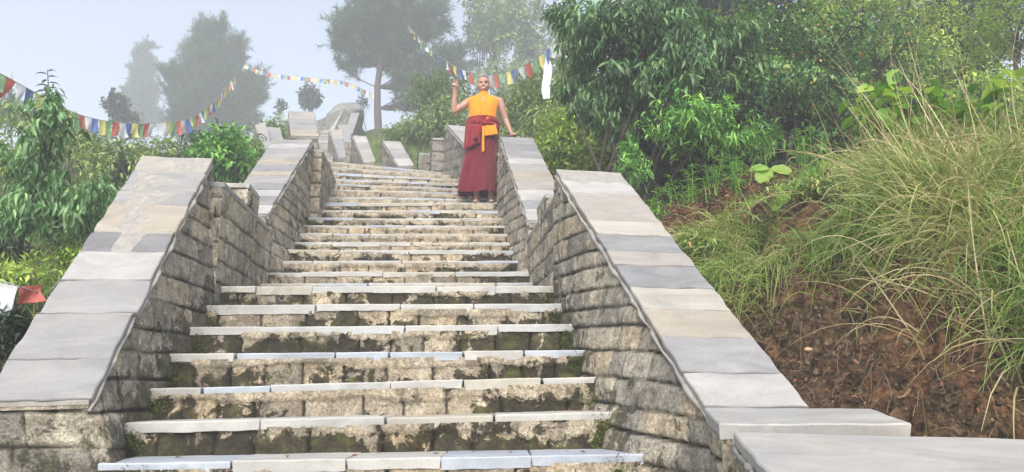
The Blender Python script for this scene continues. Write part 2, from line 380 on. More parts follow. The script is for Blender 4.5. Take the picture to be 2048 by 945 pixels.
def slab(mb_corners, th, mat, parent, seed, over=0.0, name='coping_slab', wob=.004, nu=10, nv=7):
    """a rough split-stone slab; corners of its top: a near-in, b near-out, c far-out, d far-in"""
    a, b_, c, d = [np.asarray(q, float) for q in mb_corners]
    rs = np.random.RandomState(seed); u = np.linspace(0, 1, nu); v = np.linspace(0, 1, nv); 
    Aq, Bq = np.meshgrid(u, v, indexing='ij')
    T = (a * (1 - Aq[..., None]) + b_ * Aq[..., None]) * (1 - Bq[..., None]) + (d * (1 - Aq[..., None]) + c * Aq[..., None]) * Bq[..., None]
    ux = (b_ - a) / np.linalg.norm(b_ - a); vx = (d - a) / np.linalg.norm(d - a)
    e = wob * 1.5
    ju = e * vn(T[..., 0] * 14, T[..., 1] * 14, T[..., 2] * 14, seed); jv = e * vn(T[..., 0] * 14, T[..., 1] * 14, T[..., 2] * 14, seed + 9)
    bu = ((Aq == 0) | (Aq == 1)); bv = ((Bq == 0) | (Bq == 1))
    T = T + (ju * bu)[..., None] * ux + (jv * bv)[..., None] * vx
    nz = np.cross(ux, vx); nz /= np.linalg.norm(nz); 
    if nz[2] < 0: nz = -nz
    T = T + (wob * .5 * fbm(T[..., 0] * 6, T[..., 1] * 6, T[..., 2] * 6, seed + 3, 2))[..., None] * nz
    n = nu * nv; top = T.reshape(-1, 3)
    mid = top - nz * .006          # bevel ring
    cen = top.mean(0)
    edge = (bu | bv).ravel()
    inn = top.copy(); dirc = cen - top; dirc /= np.linalg.norm(dirc, axis=1)[:, None]; inn[edge] += dirc[edge] * .005
    bot = top - nz * th + (np.stack([vn(top[:, 0] * 20, top[:, 1] * 20, top[:, 2] * 20, seed + 5)] * 3, 1) * .004)
    bot[edge] += dirc[edge] * .006
    ring = [i * nv for i in range(nu)] + [(nu - 1) * nv + j for j in range(1, nv)] + [i * nv + nv - 1 for i in range(nu - 2, -1, -1)] + [j for j in range(nv - 2, 0, -1)]
    V = np.concatenate([inn, mid[ring], bot[ring]]); F1 = [tuple(f) for f in gridF(nu, nv)]
    k = len(ring); 
    for i in range(k):
        j = (i + 1) % k
        F1.append((ring[j], ring[i], n + i, n + j)); F1.append((n + j, n + i, n + k + i, n + k + j))
    F1.append(tuple(n + k + i for i in range(k)))
    return mk(name, V, F1, mat, parent)

def t_at_y(p, q, py):
    lo, hi = 0.0, 1.0
    for _ in range(40):
        m_ = (lo + hi) / 2
        if proj(lerp(p, q, m_))[1] > py: lo = m_
        else: hi = m_
    return lo
UPZ = np.array([0, 0, 1.0])
def wall(label, group, inn, outn, inf, outf, base, slabs, seed, res, side, mat=M_WALL, course=.17, tilt=0.0, flat=.16, th=.045, depth=1.0, moss=.5, cuts=None, endres=None, extra=None):
    """one stretch of parapet: near/far corners of the sloping coping, base = [(x,y,z)...] foot of the inner face near->far.
       side = +1 when the stair lies towards +x of the wall (left wall), -1 for the right wall"""
    inn, outn, inf, outf = [np.asarray(q, float) for q in (inn, outn, inf, outf)]
    base = [np.asarray(q, float) for q in base]
    root = thing('parapet_wall', label, 'wall', (inn + outn) / 2 * [1, 1, 0] + [0, 0, base[0][2]], group)
    dirv = (inf - inn) * [1, 1, 0]; Lh = np.linalg.norm(dirv); dirv /= Lh
    nin = np.array([dirv[1], -dirv[0], 0.0]) * (1 if side > 0 else -1)     # horizontal normal of the inner face
    ins = .022
    ti = [inn - nin * ins, inf - nin * ins, inf - nin * ins + dirv * flat]; 
    for k in range(3): ti[k] = ti[k] - UPZ * th * 1.0
    to = [outn + nin * ins - UPZ * th, outf + nin * ins - UPZ * th, outf + nin * ins + dirv * flat - UPZ * th]
    bb = base + [base[-1] + dirv * flat]
    L = Lh + flat
    def zt(u): return np.interp(u, [0, Lh, L], [ti[0][2], ti[1][2], ti[2][2] + .0])
    def zb(u): return poly(bb, u / L)[..., 2]
    def Pf(u, z):
        s = u / L; B_ = poly(bb, s); T_ = poly(ti, s); w = (z - B_[..., 2]) / np.maximum(T_[..., 2] - B_[..., 2], .2); w = np.clip(w, -1.5, 1)
        return B_[..., 0] + (T_[..., 0] - B_[..., 0]) * w, B_[..., 1] + (T_[..., 1] - B_[..., 1]) * w
    zmin = min(q[2] for q in bb) - depth
    mf = lambda u, z: moss * (1.25 * np.exp(-np.maximum(z - zb(u), 0) / .16) + .22)
    parts = [relief(Pf, nin, L, zmin, zt, lambda u: zb(u) - depth, res, seed, mf, tilt, side < 0, h=course)]
    def face(p, q, zlo, ptop, qtop, n, sd, flip, rr):
        U = np.linalg.norm((q - p)[:2]); 
        Pq = lambda u, z: (p[0] + (q[0] - p[0]) * u / U, p[1] + (q[1] - p[1]) * u / U)
        return relief(Pq, n, U, zlo, lambda u: np.interp(u, [0, U], [ptop, qtop]), lambda u: np.full(np.shape(u), zlo), rr, sd, lambda u, z: moss * .5 + 0 * u, 0, flip, h=course)
    B0 = bb[0]; pn = np.array([*Pf(np.array(0.0), np.array(B0[2]))]); 
    # near end (battered): from inner corner to outer corner
    er = endres or res * 1.3
    U0 = np.linalg.norm((to[0] - ti[0])[:2]); Pin = lambda z: np.array(Pf(np.array(0.0), z))
    def Pend(u, z):
        xi, yi = Pf(np.zeros_like(z), z); w = u / U0
        return xi + (to[0][0] - xi) * w, yi + (to[0][1] - yi) * w
    parts.append(relief(Pend, -dirv, U0, zmin, lambda u: np.interp(u, [0, U0], [ti[0][2], to[0][2]]), lambda u: np.full(np.shape(u), zmin), er, seed + 7, lambda u, z: moss * .9 * np.exp(-np.maximum(z - B0[2], 0) / .3) + 0 * u, 0, side > 0, h=course))
    def Pend2(u, z):
        xi, yi = Pf(np.full_like(z, L), z); w = u / U0
        return xi + (to[2][0] - xi) * w, yi + (to[2][1] - yi) * w
    parts.append(relief(Pend2, dirv, U0, zmin, lambda u: np.interp(u, [0, U0], [ti[2][2], to[2][2]]), lambda u: np.full(np.shape(u), zmin), er, seed + 8, lambda u, z: moss * .3 + 0 * u, 0, side < 0, h=course))
    def Pout(u, z):
        T_ = poly(to, u / L); return T_[..., 0], T_[..., 1]
    parts.append(relief(Pout, -nin, L, zmin, lambda u: np.interp(u, [0, Lh, L], [q[2] for q in to]), lambda u: zb(u) - depth, er * 1.5, seed + 9, lambda u, z: moss * .4 + 0 * u, 0, side > 0, h=course))
    n0 = 0; VV = []; FF = []; TT = []; MM = []
    for v_, f_, t_, m_ in parts: VV.append(v_); FF.append(f_ + n0); TT.append(t_); MM.append(m_); n0 += len(v_)
    # top bed of mortar closing the body
    tb = []
    for k in range(3): tb += [ti[k] + nin * .012, to[k] - nin * .012]
    VV.append(np.array(tb)); FF.append(np.array([[0, 1, 3, 2], [2, 3, 5, 4]]) + n0); TT.append(np.full(6, .6)); MM.append(np.full((6, 2), .1))
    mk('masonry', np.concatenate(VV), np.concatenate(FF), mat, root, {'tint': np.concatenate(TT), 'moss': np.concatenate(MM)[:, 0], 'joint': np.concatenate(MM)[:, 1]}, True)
    # mortar bed, lumpy, just under the coping edge
    rs = np.random.RandomState(seed)
    nb = max(6, int(Lh / .05)); pts = [lerp(inn, inf, k / nb) - UPZ * (th + .012) - nin * .004 + nin * rs.uniform(-.008, .010) for k in range(nb + 1)]
    v_, f_ = tube(pts, [.006 + .014 * rs.rand() ** 2 for _ in pts], 6)
    mk('mortar_bed', v_, f_, M_MORTAR, root, None, True)
    o_ = nin * .012; zq = UPZ * .009
    q8 = [inn - o_ - zq, outn + o_ - zq, outf + o_ - zq, inf - o_ - zq]; q8[0] = q8[0] + dirv * .012; q8[1] = q8[1] + dirv * .012; q8[2] = q8[2] - dirv * .012; q8[3] = q8[3] - dirv * .012
    V8 = np.array(q8 + [v - UPZ * .02 for v in q8]); mk('mortar_joints', V8, [(0, 1, 2, 3), (7, 6, 5, 4), (0, 4, 5, 1), (1, 5, 6, 2), (2, 6, 7, 3), (3, 7, 4, 0)], M_MORTAR, root)
    # coping slabs
    if isinstance(cuts, (list, tuple)): ts = [0.0] + [t_at_y(inn, inf, c) for c in cuts] + [1.0]
    else:
        n = len(slabs); w = rs.uniform(.75, 1.25, n); ts = [0.0] + list(np.cumsum(w) / w.sum())
    for k in range(len(ts) - 1):
        g = .0018 / Lh; t0, t1 = ts[k] + g, ts[k + 1] - g; jz = rs.uniform(-.003, .004); j2 = rs.uniform(-.008, .008)
        a, d_ = lerp(inn, inf, t0), lerp(inn, inf, t1); b1, c1 = lerp(outn, outf, t0), lerp(outn, outf, t1)
        adj = UPZ * jz; o2 = nin * j2
        slab([a + adj + o2, b1 + adj + o2 * .5, c1 + adj + o2 * .5, d_ + adj + o2], th, SLAB[slabs[k % len(slabs)]], root, seed * 17 + k, wob=.006, nu=16, nv=8)
    return root
M_MORTAR = m_simple('pale mortar', (.27, .26, .24), .9, 45, .25, 25)
# ================================================================== the stair
# side lines of the flights (x as a function of y)
LXL = np.array([P(245, 850, 3.93), P(440, 573, 5.52)]); LXR = np.array([P(1225, 850, 3.93), P(1113, 573, 5.52)])
UXL = np.array([P(548, 545, 7.07), P(637, 408, 9.68)]); UXR = np.array([P(1043, 545, 7.07), P(998, 406, 9.68)])
def xat(L, y): return L[0][0] + (L[1][0] - L[0][0]) * (y - L[0][1]) / (L[1][1] - L[0][1])
LOW = [  # depth, y px left, y px right
 (3.60, 925, 908), (3.93, 847, 824), (4.25, 778, 753), (4.57, 708, 700), (4.89, 655, 649), (5.21, 611, 607), (5.52, 573, 573)]
UP = [(6.78, 567, 566), (7.07, 545, 543), (7.40, 522, 522), (7.73, 499, 502), (8.06, 484, 486), (8.38, 467, 469), (8.70, 450, 452), (9.03, 436, 437), (9.36, 421, 421), (9.68, 406, 405)]
def edge_pts(rows, L, Rr):
    out = []
    for d, yl, yr in rows:
        xl, xr = xat(L, d), xat(Rr, d)
        zl = P(1024, yl, d)[2]; zr = P(1024, yr, d)[2]
        out.append((np.array([xl, d, zl]), np.array([xr, d, zr])))
    return out
flA = edge_pts(LOW, LXL, LXR)
flA[0][0][0] += .13
below = []
for k in range(9, 0, -1):
    l, r = flA[0]; dz = .172 * k; dy = .32 * k
    below.append((l + [.03 * k * 0, -dy, -dz], r + [0, -dy, -dz]))
flB = edge_pts(UP, UXL, UXR)
flC = []
for yl, xr, yr, dl in [(393.5, 958, 399, 10.0), (378, 939, 386, 10.32), (367, 926, 377, 10.64), (358, 914, 367, 10.96), (345, 905, 358, 11.3), (333, 897, 350, 11.62), (322, 887, 345, 11.95)]:
    l = P(650, yl, dl); r = PZ(xr, yr, l[2]); 
    flC.append((l, r))
flD = []   # the long far flight
nD = 27
for k in range(nD):
    t = k / (nD - 1); r = P(lerp(652, 676, t), 0, 1)
    y = lerp(13.6, 23.5, t); z = lerp(3.78, 8.05, t); x = lerp(P(652, 318, 14)[0] + .1, P(676, 245, 24)[0], t)
    flD.append((np.array([x - 1.25, y, z]), np.array([x, y, z])))

def step(rows, k, prevz, nexty, root, seed, res=.012, slabmats=('pale', 'grey', 'cream', 'blue', 'pale', 'lav'), th=.058, nslab=None, mat=M_STEP, mossy=1.0, ext=.10):
    l, r = rows[k]; e = (r - l); W = np.linalg.norm(e); e /= W; l = l - e * ext; r = r + e * ext; W += 2 * ext
    n = np.array([e[1], -e[0], 0]); 
    if n[1] > 0: n = -n                           # towards the viewer, down the stair
    over = .022; zlo = prevz - .05
    def Pf(u, z): return l[0] + e[0] * u - n[0] * over, l[1] + e[1] * u - n[1] * over
    rs = np.random.RandomState(seed)
    h = l[2] - prevz
    bl = [rs.rand() * .2]
    while bl[-1] < W: bl.append(bl[-1] + rs.uniform(.17, .38))
    bl = np.array(bl); tn = rs.rand(len(bl) + 1); of = rs.rand(len(bl) + 1)
    us = np.linspace(0, W, int(W / res) + 1); zs = np.linspace(0, 1, max(5, int((h + .05) / res) + 1))
    A, B = np.meshgrid(us, zs, indexing='ij'); topz = (l[2] + (r[2] - l[2]) * A / W) - th * .6; Z = zlo + (topz - zlo) * B
    i = np.clip(np.searchsorted(bl, A + .008 * vn(A * 9, Z * 40, 0, seed)), 0, len(bl)); 
    dv = np.min(np.abs(A[..., None] + .008 * vn(A * 9, Z * 40, 0, seed)[..., None] - bl), axis=-1)
    hz = (Z - prevz) / max(h, .05)
    morta = sm((hz - (.52 + .18 * vn(A * 3.2, 0, k * 3.1, seed + 2) + .05 * vn(A * 16, 0, 0, seed + 3))) / .06)      # mortar skirt under the slab
    cover = sm((vn(A * 1.7, 0, k * 2.0, seed + 4) + .55) / .5)
    morta = morta * cover
    d = of[i] * .014 - .032 * (1 - sm(dv / .010)) * (1 - morta * .9) + .016 * morta
    d += .010 * fbm(A * 11, Z * 11, 0, seed + 5, 3) + .006 * fbm(A * 38, Z * 38, 0, seed + 6, 2)
    X, Y = Pf(A, Z); X = X + n[0] * d; Y = Y + n[1] * d
    ends = np.exp(-np.minimum(A - ext, W - ext - A) / .16)
    mo = mossy * (.5 * np.clip(1 - hz * .75, 0, 1) * (1 - .45 * morta) + .42 * ends + .40 * vn(A * 1.9 + k * 7, hz * .6, 0, 77) + (.09 if root['label'].startswith('lowest') else .03))
    V = np.stack([X.ravel(), Y.ravel(), Z.ravel()], 1)
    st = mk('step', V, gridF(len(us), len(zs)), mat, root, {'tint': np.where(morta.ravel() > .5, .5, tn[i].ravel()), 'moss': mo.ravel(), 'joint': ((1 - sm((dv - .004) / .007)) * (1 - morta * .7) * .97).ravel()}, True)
    # tread slabs
    ns = nslab or rs.randint(4, 7); w = rs.uniform(.6, 1.4, ns); cuts = np.concatenate([[0], np.cumsum(w) / w.sum()]) * W
    depth_l = nexty - l[1]
    for q in range(ns):
        g = .003; a0, a1 = cuts[q] + g, cuts[q + 1] - g; zj = rs.uniform(-.004, .003); fo = rs.uniform(-.012, .006)
        f = lambda u: l + e * u + UPZ * zj
        bk = np.array([0, 1, 0]) * (depth_l + .03)
        slab([f(a0) + n * fo, f(a1) + n * (fo + rs.uniform(-.006, .006)), f(a1) + bk, f(a0) + bk], th * rs.uniform(.75, 1.1), SLAB[slabmats[rs.randint(len(slabmats))]], st, seed * 31 + q, name='tread_slab', wob=.006, nu=max(8, int((a1 - a0) / .04)), nv=5)
    return st
def flight(rows, label, seed, res, zstart, last_y, **kw):
    c = (rows[0][0] + rows[0][1]) / 2
    root = thing('stair_flight', label, 'stairs', [c[0], c[1], zstart], 'flights of the stone stairway')
    for k in range(len(rows)):
        pz = zstart if k == 0 else (rows[k - 1][0][2] + rows[k - 1][1][2]) / 2
        ny = rows[k + 1][0][1] if k + 1 < len(rows) else last_y
        step(rows, k, pz, ny, root, seed + k * 3, res, **kw)
    return root
NEARM = ('t_white', 't_grey', 't_cream', 't_blue', 't_white', 't_white', 't_cream', 't_blue')
flight(below + flA, 'lowest flight of mossy stone steps, nearest the camera', 100, .011, below[0][0][2] - .17, 6.8, slabmats=NEARM)
flight(flB, 'middle flight of straight steps below the standing monk', 300, .014, flA[-1][0][2], 10.05, slabmats=NEARM, th=.042)
flight(flC, 'skewed upper steps fanning left behind the monk', 500, .02, flB[-1][0][2], 13.7, slabmats=NEARM, ext=.15, th=.04, mossy=.55)
flight(flD, 'narrow distant flight of steps climbing through the mist', 700, .06, flC[-1][0][2], 25, mat=M_FARW, nslab=1, mossy=.3, th=.05)

GR = 'stepped parapet walls of the stairway'
# first stretches beside the lowest flight
ra_n, ra_f = P(1410, 812, 3.3), P(1110, 338, 5.4)
wall('right parapet of broad tan and grey coping slabs beside the lowest flight', GR,
     ra_n, P(1620, 815, 3.3), ra_f, P(1240, 345, 5.4),
     [[.80, 3.22, -.6], [xat(LXR, 3.65) , 3.65, -.36], flA[1][1], flA[3][1], flA[-1][1] + [0, -.1, 0]],
     ['pale', 'lav', 'tan', 'cream', 'blue', 'pink', 'blue', 'cream', 'pink', 'pale'], 11, .011, -1,
     tilt=.06, cuts=[745, 673, 617, 573, 529, 501, 468, 440, 385], moss=.36, flat=.10, course=.128)
wall('left parapet with wide blue grey coping slabs beside the lowest flight', GR,
     P(182, 797, 3.6), P(-42, 803, 3.6), P(425, 318, 5.4), P(285, 312, 5.4),
     [[P(235, 900, 3.62)[0], 3.62, -.35], flA[1][0], flA[3][0], flA[-1][0] + [0, -.1, 0]],
     ['lav', 'lav', 'grey', 'pale', 'dark', 'tan', 'grey', 'grey', 'pink'], 23, .011, 1,
     tilt=.0, cuts=[715, 626, 562, 505, 466, 412, 386, 348], moss=.55, flat=.13, course=.145)
wall('left parapet with many narrow banded slabs beside the middle flight', GR,
     P(535, 427, 7.15), P(441, 427, 7.15), P(625, 280, 8.9), P(547, 280, 8.9),
     [flB[1][0] + [0, .1, 0], flB[-1][0] + [0, -.3, 0]],
     ['pale', 'blue', 'pale', 'blue', 'grey', 'tan', 'blue', 'tan', 'grey', 'blue', 'pale', 'lav'], 37, .016, 1, moss=.25, flat=.2, course=.135)
wall('right parapet the monk rests his hand on', GR,
     P(1055, 440, 7.2), P(1148, 440, 7.2), P(1000, 274, 9.45), P(1066, 277, 9.45),
     [flB[1][1] + [0, .1, 0], flB[-1][1] + [0, -.2, 0]],
     ['pale', 'blue', 'pale', 'pink', 'tan', 'grey', 'pale', 'grey', 'blue', 'grey'], 41, .016, -1, tilt=.1, moss=.2, flat=.12, course=.13)
wall('weathered right parapet behind the monk beside the skewed steps', GR,
     P(950, 311, 10.3), P(985, 311, 10.3), P(894, 250, 12.6), P(934, 254, 12.6),
     [P(975, 402, 10.2), flC[-1][1] + [0, 0, 0]],
     ['pale', 'grey', 'cream', 'grey', 'pale'], 47, .03, -1, tilt=.22, moss=.15, flat=.15, mat=M_FARW, course=.16)
wall('upright looking left parapet panel above the skewed steps', GR,
     P(637, 273, 11.4), P(581, 271, 11.4), P(628, 225, 12.4), P(576, 223, 12.4),
     [P(652, 380, 11.2), P(645, 340, 12.4)],
     ['tan', 'lav', 'lav', 'pink'], 53, .035, 1, moss=.2, mat=M_FARW, depth=1.6, course=.16)
def far_wall(label, a, b_, c, d_, drop, cols, seed, side=-1):
    a, b_, c, d_ = P(*a), P(*b_), P(*c), P(*d_)
    wall(label, GR, a, b_, c, d_, [a - [.02 * side * 0, 0, drop], c - [0, 0, drop]], cols, seed, .05, side, mat=M_FARW, moss=.15, flat=.2, tilt=.3, course=.16)
far_wall('green tinged sawtooth parapet wedge right of the pine trunk', (797, 332, 12.9), (828, 330, 12.9), (764, 281, 14), (800, 283, 14), .9, ['pale', 'grey', 'pale'], 61)
far_wall('tan topped sawtooth parapet wedge in front of the pine trunk', (729, 327, 14.5), (751, 322, 14.5), (705, 271, 16), (732, 272, 16), .9, ['pink', 'pink', 'grey', 'pale'], 67)
far_wall('pointed grey parapet wedge left of the pine trunk', (679, 318, 15.6), (692, 315, 15.6), (658, 259, 17.4), (684, 259, 17.4), .9, ['grey', 'blue', 'pink'], 71)
far_wall('small pale parapet step behind the pointed wedge', (684, 285, 18.6), (703, 285, 18.6), (676, 249, 20), (696, 249, 20), .8, ['grey', 'grey'], 73)
far_wall('highest and faintest parapet wedge below the rock outcrop', (690, 266, 21), (705, 268, 21), (702, 226, 23), (719, 226, 23), .8, ['grey', 'grey'], 79)
far_wall('narrow parapet fin at the far left edge of the stairway', (531, 303, 14), (548, 300, 14), (510, 249, 15.5), (531, 249, 15.5), .7, ['grey', 'pink'], 83)
far_wall('second parapet fin beyond the banded left wall', (546, 300, 14.5), (572, 298, 14.5), (532, 254, 16), (560, 256, 16), .7, ['tan', 'grey'], 89)

def pier(label, near_in, w, ln, top, zlo, seed, side, dirx=-.104, res=.014, cap='pale', mat=M_WALL, capth=.035, moss=.3, capslope=0.0, group='landing wall blocks'):
    """a low block of masonry on the landing: near inner corner, width outwards, length"""
    root = thing('landing_wall', label, 'wall', [near_in[0], near_in[1], zlo], group)
    dv = np.array([dirx, 1, 0]); dv /= np.linalg.norm(dv); nin = np.array([dv[1], -dv[0], 0]) * side
    a = np.array([near_in[0], near_in[1], 0.0]); b_ = a - nin * w; c = b_ + dv * ln; d_ = a + dv * ln
    VV = []; FF = []; TT = []; MM = []; n0 = 0
    tz = top - capth
    for p, q, n, fl in ((a, d_, nin, side < 0), (b_, a, -dv, side < 0), (c, b_, -nin, side < 0), (d_, c, dv, side < 0)):
        U = np.linalg.norm(q - p)
        z1 = tz + capslope * np.dot(p - a, dv); z2 = tz + capslope * np.dot(q - a, dv)
        v_, f_, t_, m_ = relief(lambda u, z: (p[0] + (q[0] - p[0]) * u / U, p[1] + (q[1] - p[1]) * u / U), n, U, zlo, lambda u: np.interp(u, [0, U], [z1, z2]), lambda u: np.full(np.shape(u), zlo), res, seed + len(VV), lambda u, z: moss * (.4 + np.exp(-(z - zlo) / .3)), 0, fl, h=.17)
        VV.append(v_); FF.append(f_ + n0); TT.append(t_); MM.append(m_); n0 += len(v_)
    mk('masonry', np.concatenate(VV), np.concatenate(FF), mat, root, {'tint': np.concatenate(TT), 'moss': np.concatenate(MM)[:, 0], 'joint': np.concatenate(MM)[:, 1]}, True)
    o = .012; zz = UPZ * top; s2 = UPZ * (top + capslope * ln)
    slab([a + nin * o - dv * o + zz, b_ - nin * o - dv * o + zz, c - nin * o + s2, d_ + nin * o + s2], capth, SLAB[cap], root, seed, name='cap_slab')
    return root
def X_of(px, py, d): return P(px, py, d)
# landing between the lowest and middle flights
z1 = P(484, 371, 6.2)[2]; z2 = P(1088, 391, 6.0)[2]
pier('low notched wall on the left side of the landing', [xat(LXL, 5.4), 5.4, 0], .45, 1.8, P(509, 437, 6.6)[2], .45, 137, 1, cap='grey')
pier('square stone block standing up on the left landing wall', [xat(LXL, 6.15), 6.15, 0], .45, .42, z1, 1.25, 131, 1)
pier('low notched wall on the right side of the landing', [xat(LXR, 5.3), 5.3, 0], .42, 1.95, P(1066, 452, 6.6)[2], .45, 149, -1, cap='grey')
pier('square stone block standing up on the right landing wall', [xat(LXR, 5.95), 5.95, 0], .42, .5, z2, 1.2, 141, -1)
q = P(644, 300, 9.15); pier('block at the left landing beneath the banded wall peak', q, .5, .55, q[2], 1.8, 151, 1)
q = P(656, 322, 9.75); pier('lower block on the left edge of the skewed steps', q, .5, 1.5, q[2] + .02, 1.8, 153, 1, dirx=-.14)
q = P(990, 320, 9.65); pier('block hidden behind the monk at the wall end', [q[0] + .04, 9.7, 0], .4, .55, 3.0, 1.9, 155, -1)
q = P(884, 276, 12.85); pier('upper capped block at the end of the wall behind the monk', [q[0] - .17, 12.85, 0], -.22, .3, q[2], 3.0, 157, 1, mat=M_FARW, dirx=-.2)
q = P(860, 306, 13.2); pier('lower capped block at the end of the wall behind the monk', [q[0] - .2, 13.2, 0], -.24, .3, q[2], 3.0, 159, 1, mat=M_FARW, dirx=-.2)
# right foreground: capped pier and the next wall below it
rt = thing('capped_pier', 'thick pale capstone on the pier at the lower right corner', 'wall', P(1410, 900, 3.0) * [1, 1, 0] + [0, 0, -.9])
a, b1, c1, d1 = P(1438, 848, 2.85), P(1826, 848, 2.85), P(1742, 818, 3.24), P(1410, 815, 3.24)
slab([a, b1, c1, d1], .055, SLAB['pale'], rt, 901, name='capstone', wob=.006, nu=26, nv=10)
VV = []; FF = []; TT = []; MM = []; n0 = 0
body = [a + [.01, .015, 0], d1 + [.012, -.01, 0], c1 + [-.04, 0, 0], b1 + [-.05, .015, 0]]
for i in range(4):
    p, q_ = body[i], body[(i + 1) % 4]; U = np.linalg.norm((q_ - p)[:2]); tv = (q_ - p)[:2] / U; n = np.array([-tv[1], tv[0], 0])
    v_, f_, t_, m_ = relief(lambda u, z: (p[0] + (q_[0] - p[0]) * u / U, p[1] + (q_[1] - p[1]) * u / U), n, U, -1.2, lambda u: np.interp(u, [0, U], [p[2] - .05, q_[2] - .05]), lambda u: np.full(np.shape(u), -1.2), .012, 910 + i, lambda u, z: .15 + 0 * u, 0, True, h=.19, hv=.3)
    VV.append(v_); FF.append(f_ + n0); TT.append(t_); MM.append(m_); n0 += len(v_)
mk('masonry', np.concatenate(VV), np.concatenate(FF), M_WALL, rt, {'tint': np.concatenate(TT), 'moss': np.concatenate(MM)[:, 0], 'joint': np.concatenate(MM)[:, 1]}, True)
wall('nearest right parapet whose grey coping fills the bottom right corner', GR,
     P(1640, 1075, 1.75), P(2560, 1095, 1.75), P(1462, 864, 2.78), P(2075, 880, 2.78),
     [[P(1700, 1000, 1.75)[0] - .1, 1.75, -1.6], [P(1440, 1000, 2.8)[0], 2.8, -1.1]],
     ['grey', 'pale', 'lav'], 97, .014, -1, cuts=[985, 960][:1], moss=.15, flat=.02)
# diagonal faces, rock outcrop and far walls on the crest
def block_far(name, label, cat, pts, th, mat, seed=1, kind=None):
    """a polygon traced at its distance, given real thickness"""
    v = np.array([P(*p) for p in pts]); n = len(v); dv = np.array([0.1, th, 0.02])
    V = np.concatenate([v, v + dv]); F1 = [tuple(range(n)), tuple(range(2 * n - 1, n - 1, -1))] + [(i, n + i, n + (i + 1) % n, (i + 1) % n) for i in range(n)]
    o = mk(name, V, F1, mat, None); return tag(o, label, cat, None, kind)
block_far('retaining_wall', 'sloping masonry wall face at the head of the far steps', 'wall', [(632, 243, 23.2), (687, 218, 25.0), (690, 290, 25.0), (650, 300, 23.2), (634, 300, 23.2)], .5, m_simple('far wall stone', (.33, .32, .29), .9, 12, .35, 6))
rs = np.random.RandomState(5)
def rock(name, label, cen, size, seed, mat, cat='rock', sub=18, group=None):
    th, ph = np.meshgrid(np.linspace(0, math.pi, sub), np.linspace(0, 2 * math.pi, sub * 2), indexing='ij')
    n = np.stack([np.sin(th) * np.cos(ph), np.sin(th) * np.sin(ph), np.cos(th)], -1)
    n = np.sign(n) * np.abs(n) ** .8; an_ = np.random.RandomState(seed).randn(9, 3); an_ /= np.linalg.norm(an_, axis=1)[:, None]; cut = np.clip((n @ an_.T) - .62, 0, 1).max(-1)[..., None]; n = n * (1 - cut * .75)
    r = 1 + .30 * fbm(n[..., 0] * 1.6, n[..., 1] * 1.6, n[..., 2] * 1.6, seed, 4)
    V = np.array(cen) + n * r[..., None] * np.array(size)
    o = mk(name, V.reshape(-1, 3), gridF(sub, sub * 2, 0, True), mat, None, {'tint': np.full(V.reshape(-1, 3).shape[0], .4), 'moss': np.full(V.reshape(-1, 3).shape[0], .1)}); tag(o, label, cat, group); return o
c = P(690, 222, 26); rock('rock_outcrop', 'large grey rock outcrop on the misty crest at the top of the steps', c + [.02, 0, -.32], (.88, .9, .58), 3, m_simple('grey rock', (.2, .2, .19), .9, 6, .4, 3), 'rock', 30)
# ================================================================== vegetation
def unit(a): return a / (np.linalg.norm(a, axis=-1, keepdims=True) + 1e-9)
LEAF = {  # template: (t along, side, lift) rows and faces
 'fold': (np.array([(0, 0, 0), (.42, -1, .12), (.5, 0, -.06), (1, 0, -.28), (.42, 1, .12)]), np.array([(0, 4, 3, 2), (0, 2, 3, 1)])),
 'long': (np.array([(0, 0, 0), (.28, -.8, .05), (.28, 0, -.03), (.28, .8, .05), (.66, -.85, -.08), (.66, 0, -.15), (.66, .85, -.08), (1, 0, -.42)]),
          np.array([(0, 2, 1), (0, 3, 2), (1, 2, 5), (1, 5, 4), (2, 3, 6), (2, 6, 5), (4, 5, 7), (5, 6, 7)])),
 'round': (np.array([(0, 0, 0), (.12, -.55, .05), (.45, -1, .06), (.8, -.7, -.03), (1, 0, -.22), (.8, .7, -.03), (.45, 1, .06), (.12, .55, .05), (.5, 0, -.08)]),
          np.array([(8, 1, 0), (8, 2, 1), (8, 3, 2), (8, 4, 3), (8, 5, 4), (8, 6, 5), (8, 7, 6), (8, 0, 7)])),
}
class Leaves:
    def __init__(s, kind): s.k = kind; s.V = []; s.T = []; s.n = 0
    def add(s, pos, D, N, ln, wd, tint):
        T, F = LEAF[s.k]; D = unit(D); S = unit(np.cross(D, N)); N = np.cross(S, D)
        ln = np.broadcast_to(ln, (len(pos),)); wd = np.broadcast_to(wd, (len(pos),))
        V = pos[:, None, :] + D[:, None, :] * (T[None, :, 0:1] * ln[:, None, None]) + S[:, None, :] * (T[None, :, 1:2] * wd[:, None, None] * .5) + N[:, None, :] * (T[None, :, 2:3] * ln[:, None, None])
        s.V.append(V.reshape(-1, 3)); s.T.append(np.repeat(np.broadcast_to(tint, (len(pos),)), len(T))); s.n += len(pos)
    def build(s, name, mat, parent):
        T, F = LEAF[s.k]; k = len(T)
        Fc = (F[None] + (np.arange(s.n) * k)[:, None, None]).reshape(-1, F.shape[1])
        return mk(name, np.concatenate(s.V), Fc, mat, parent, {'tint': np.concatenate(s.T)})
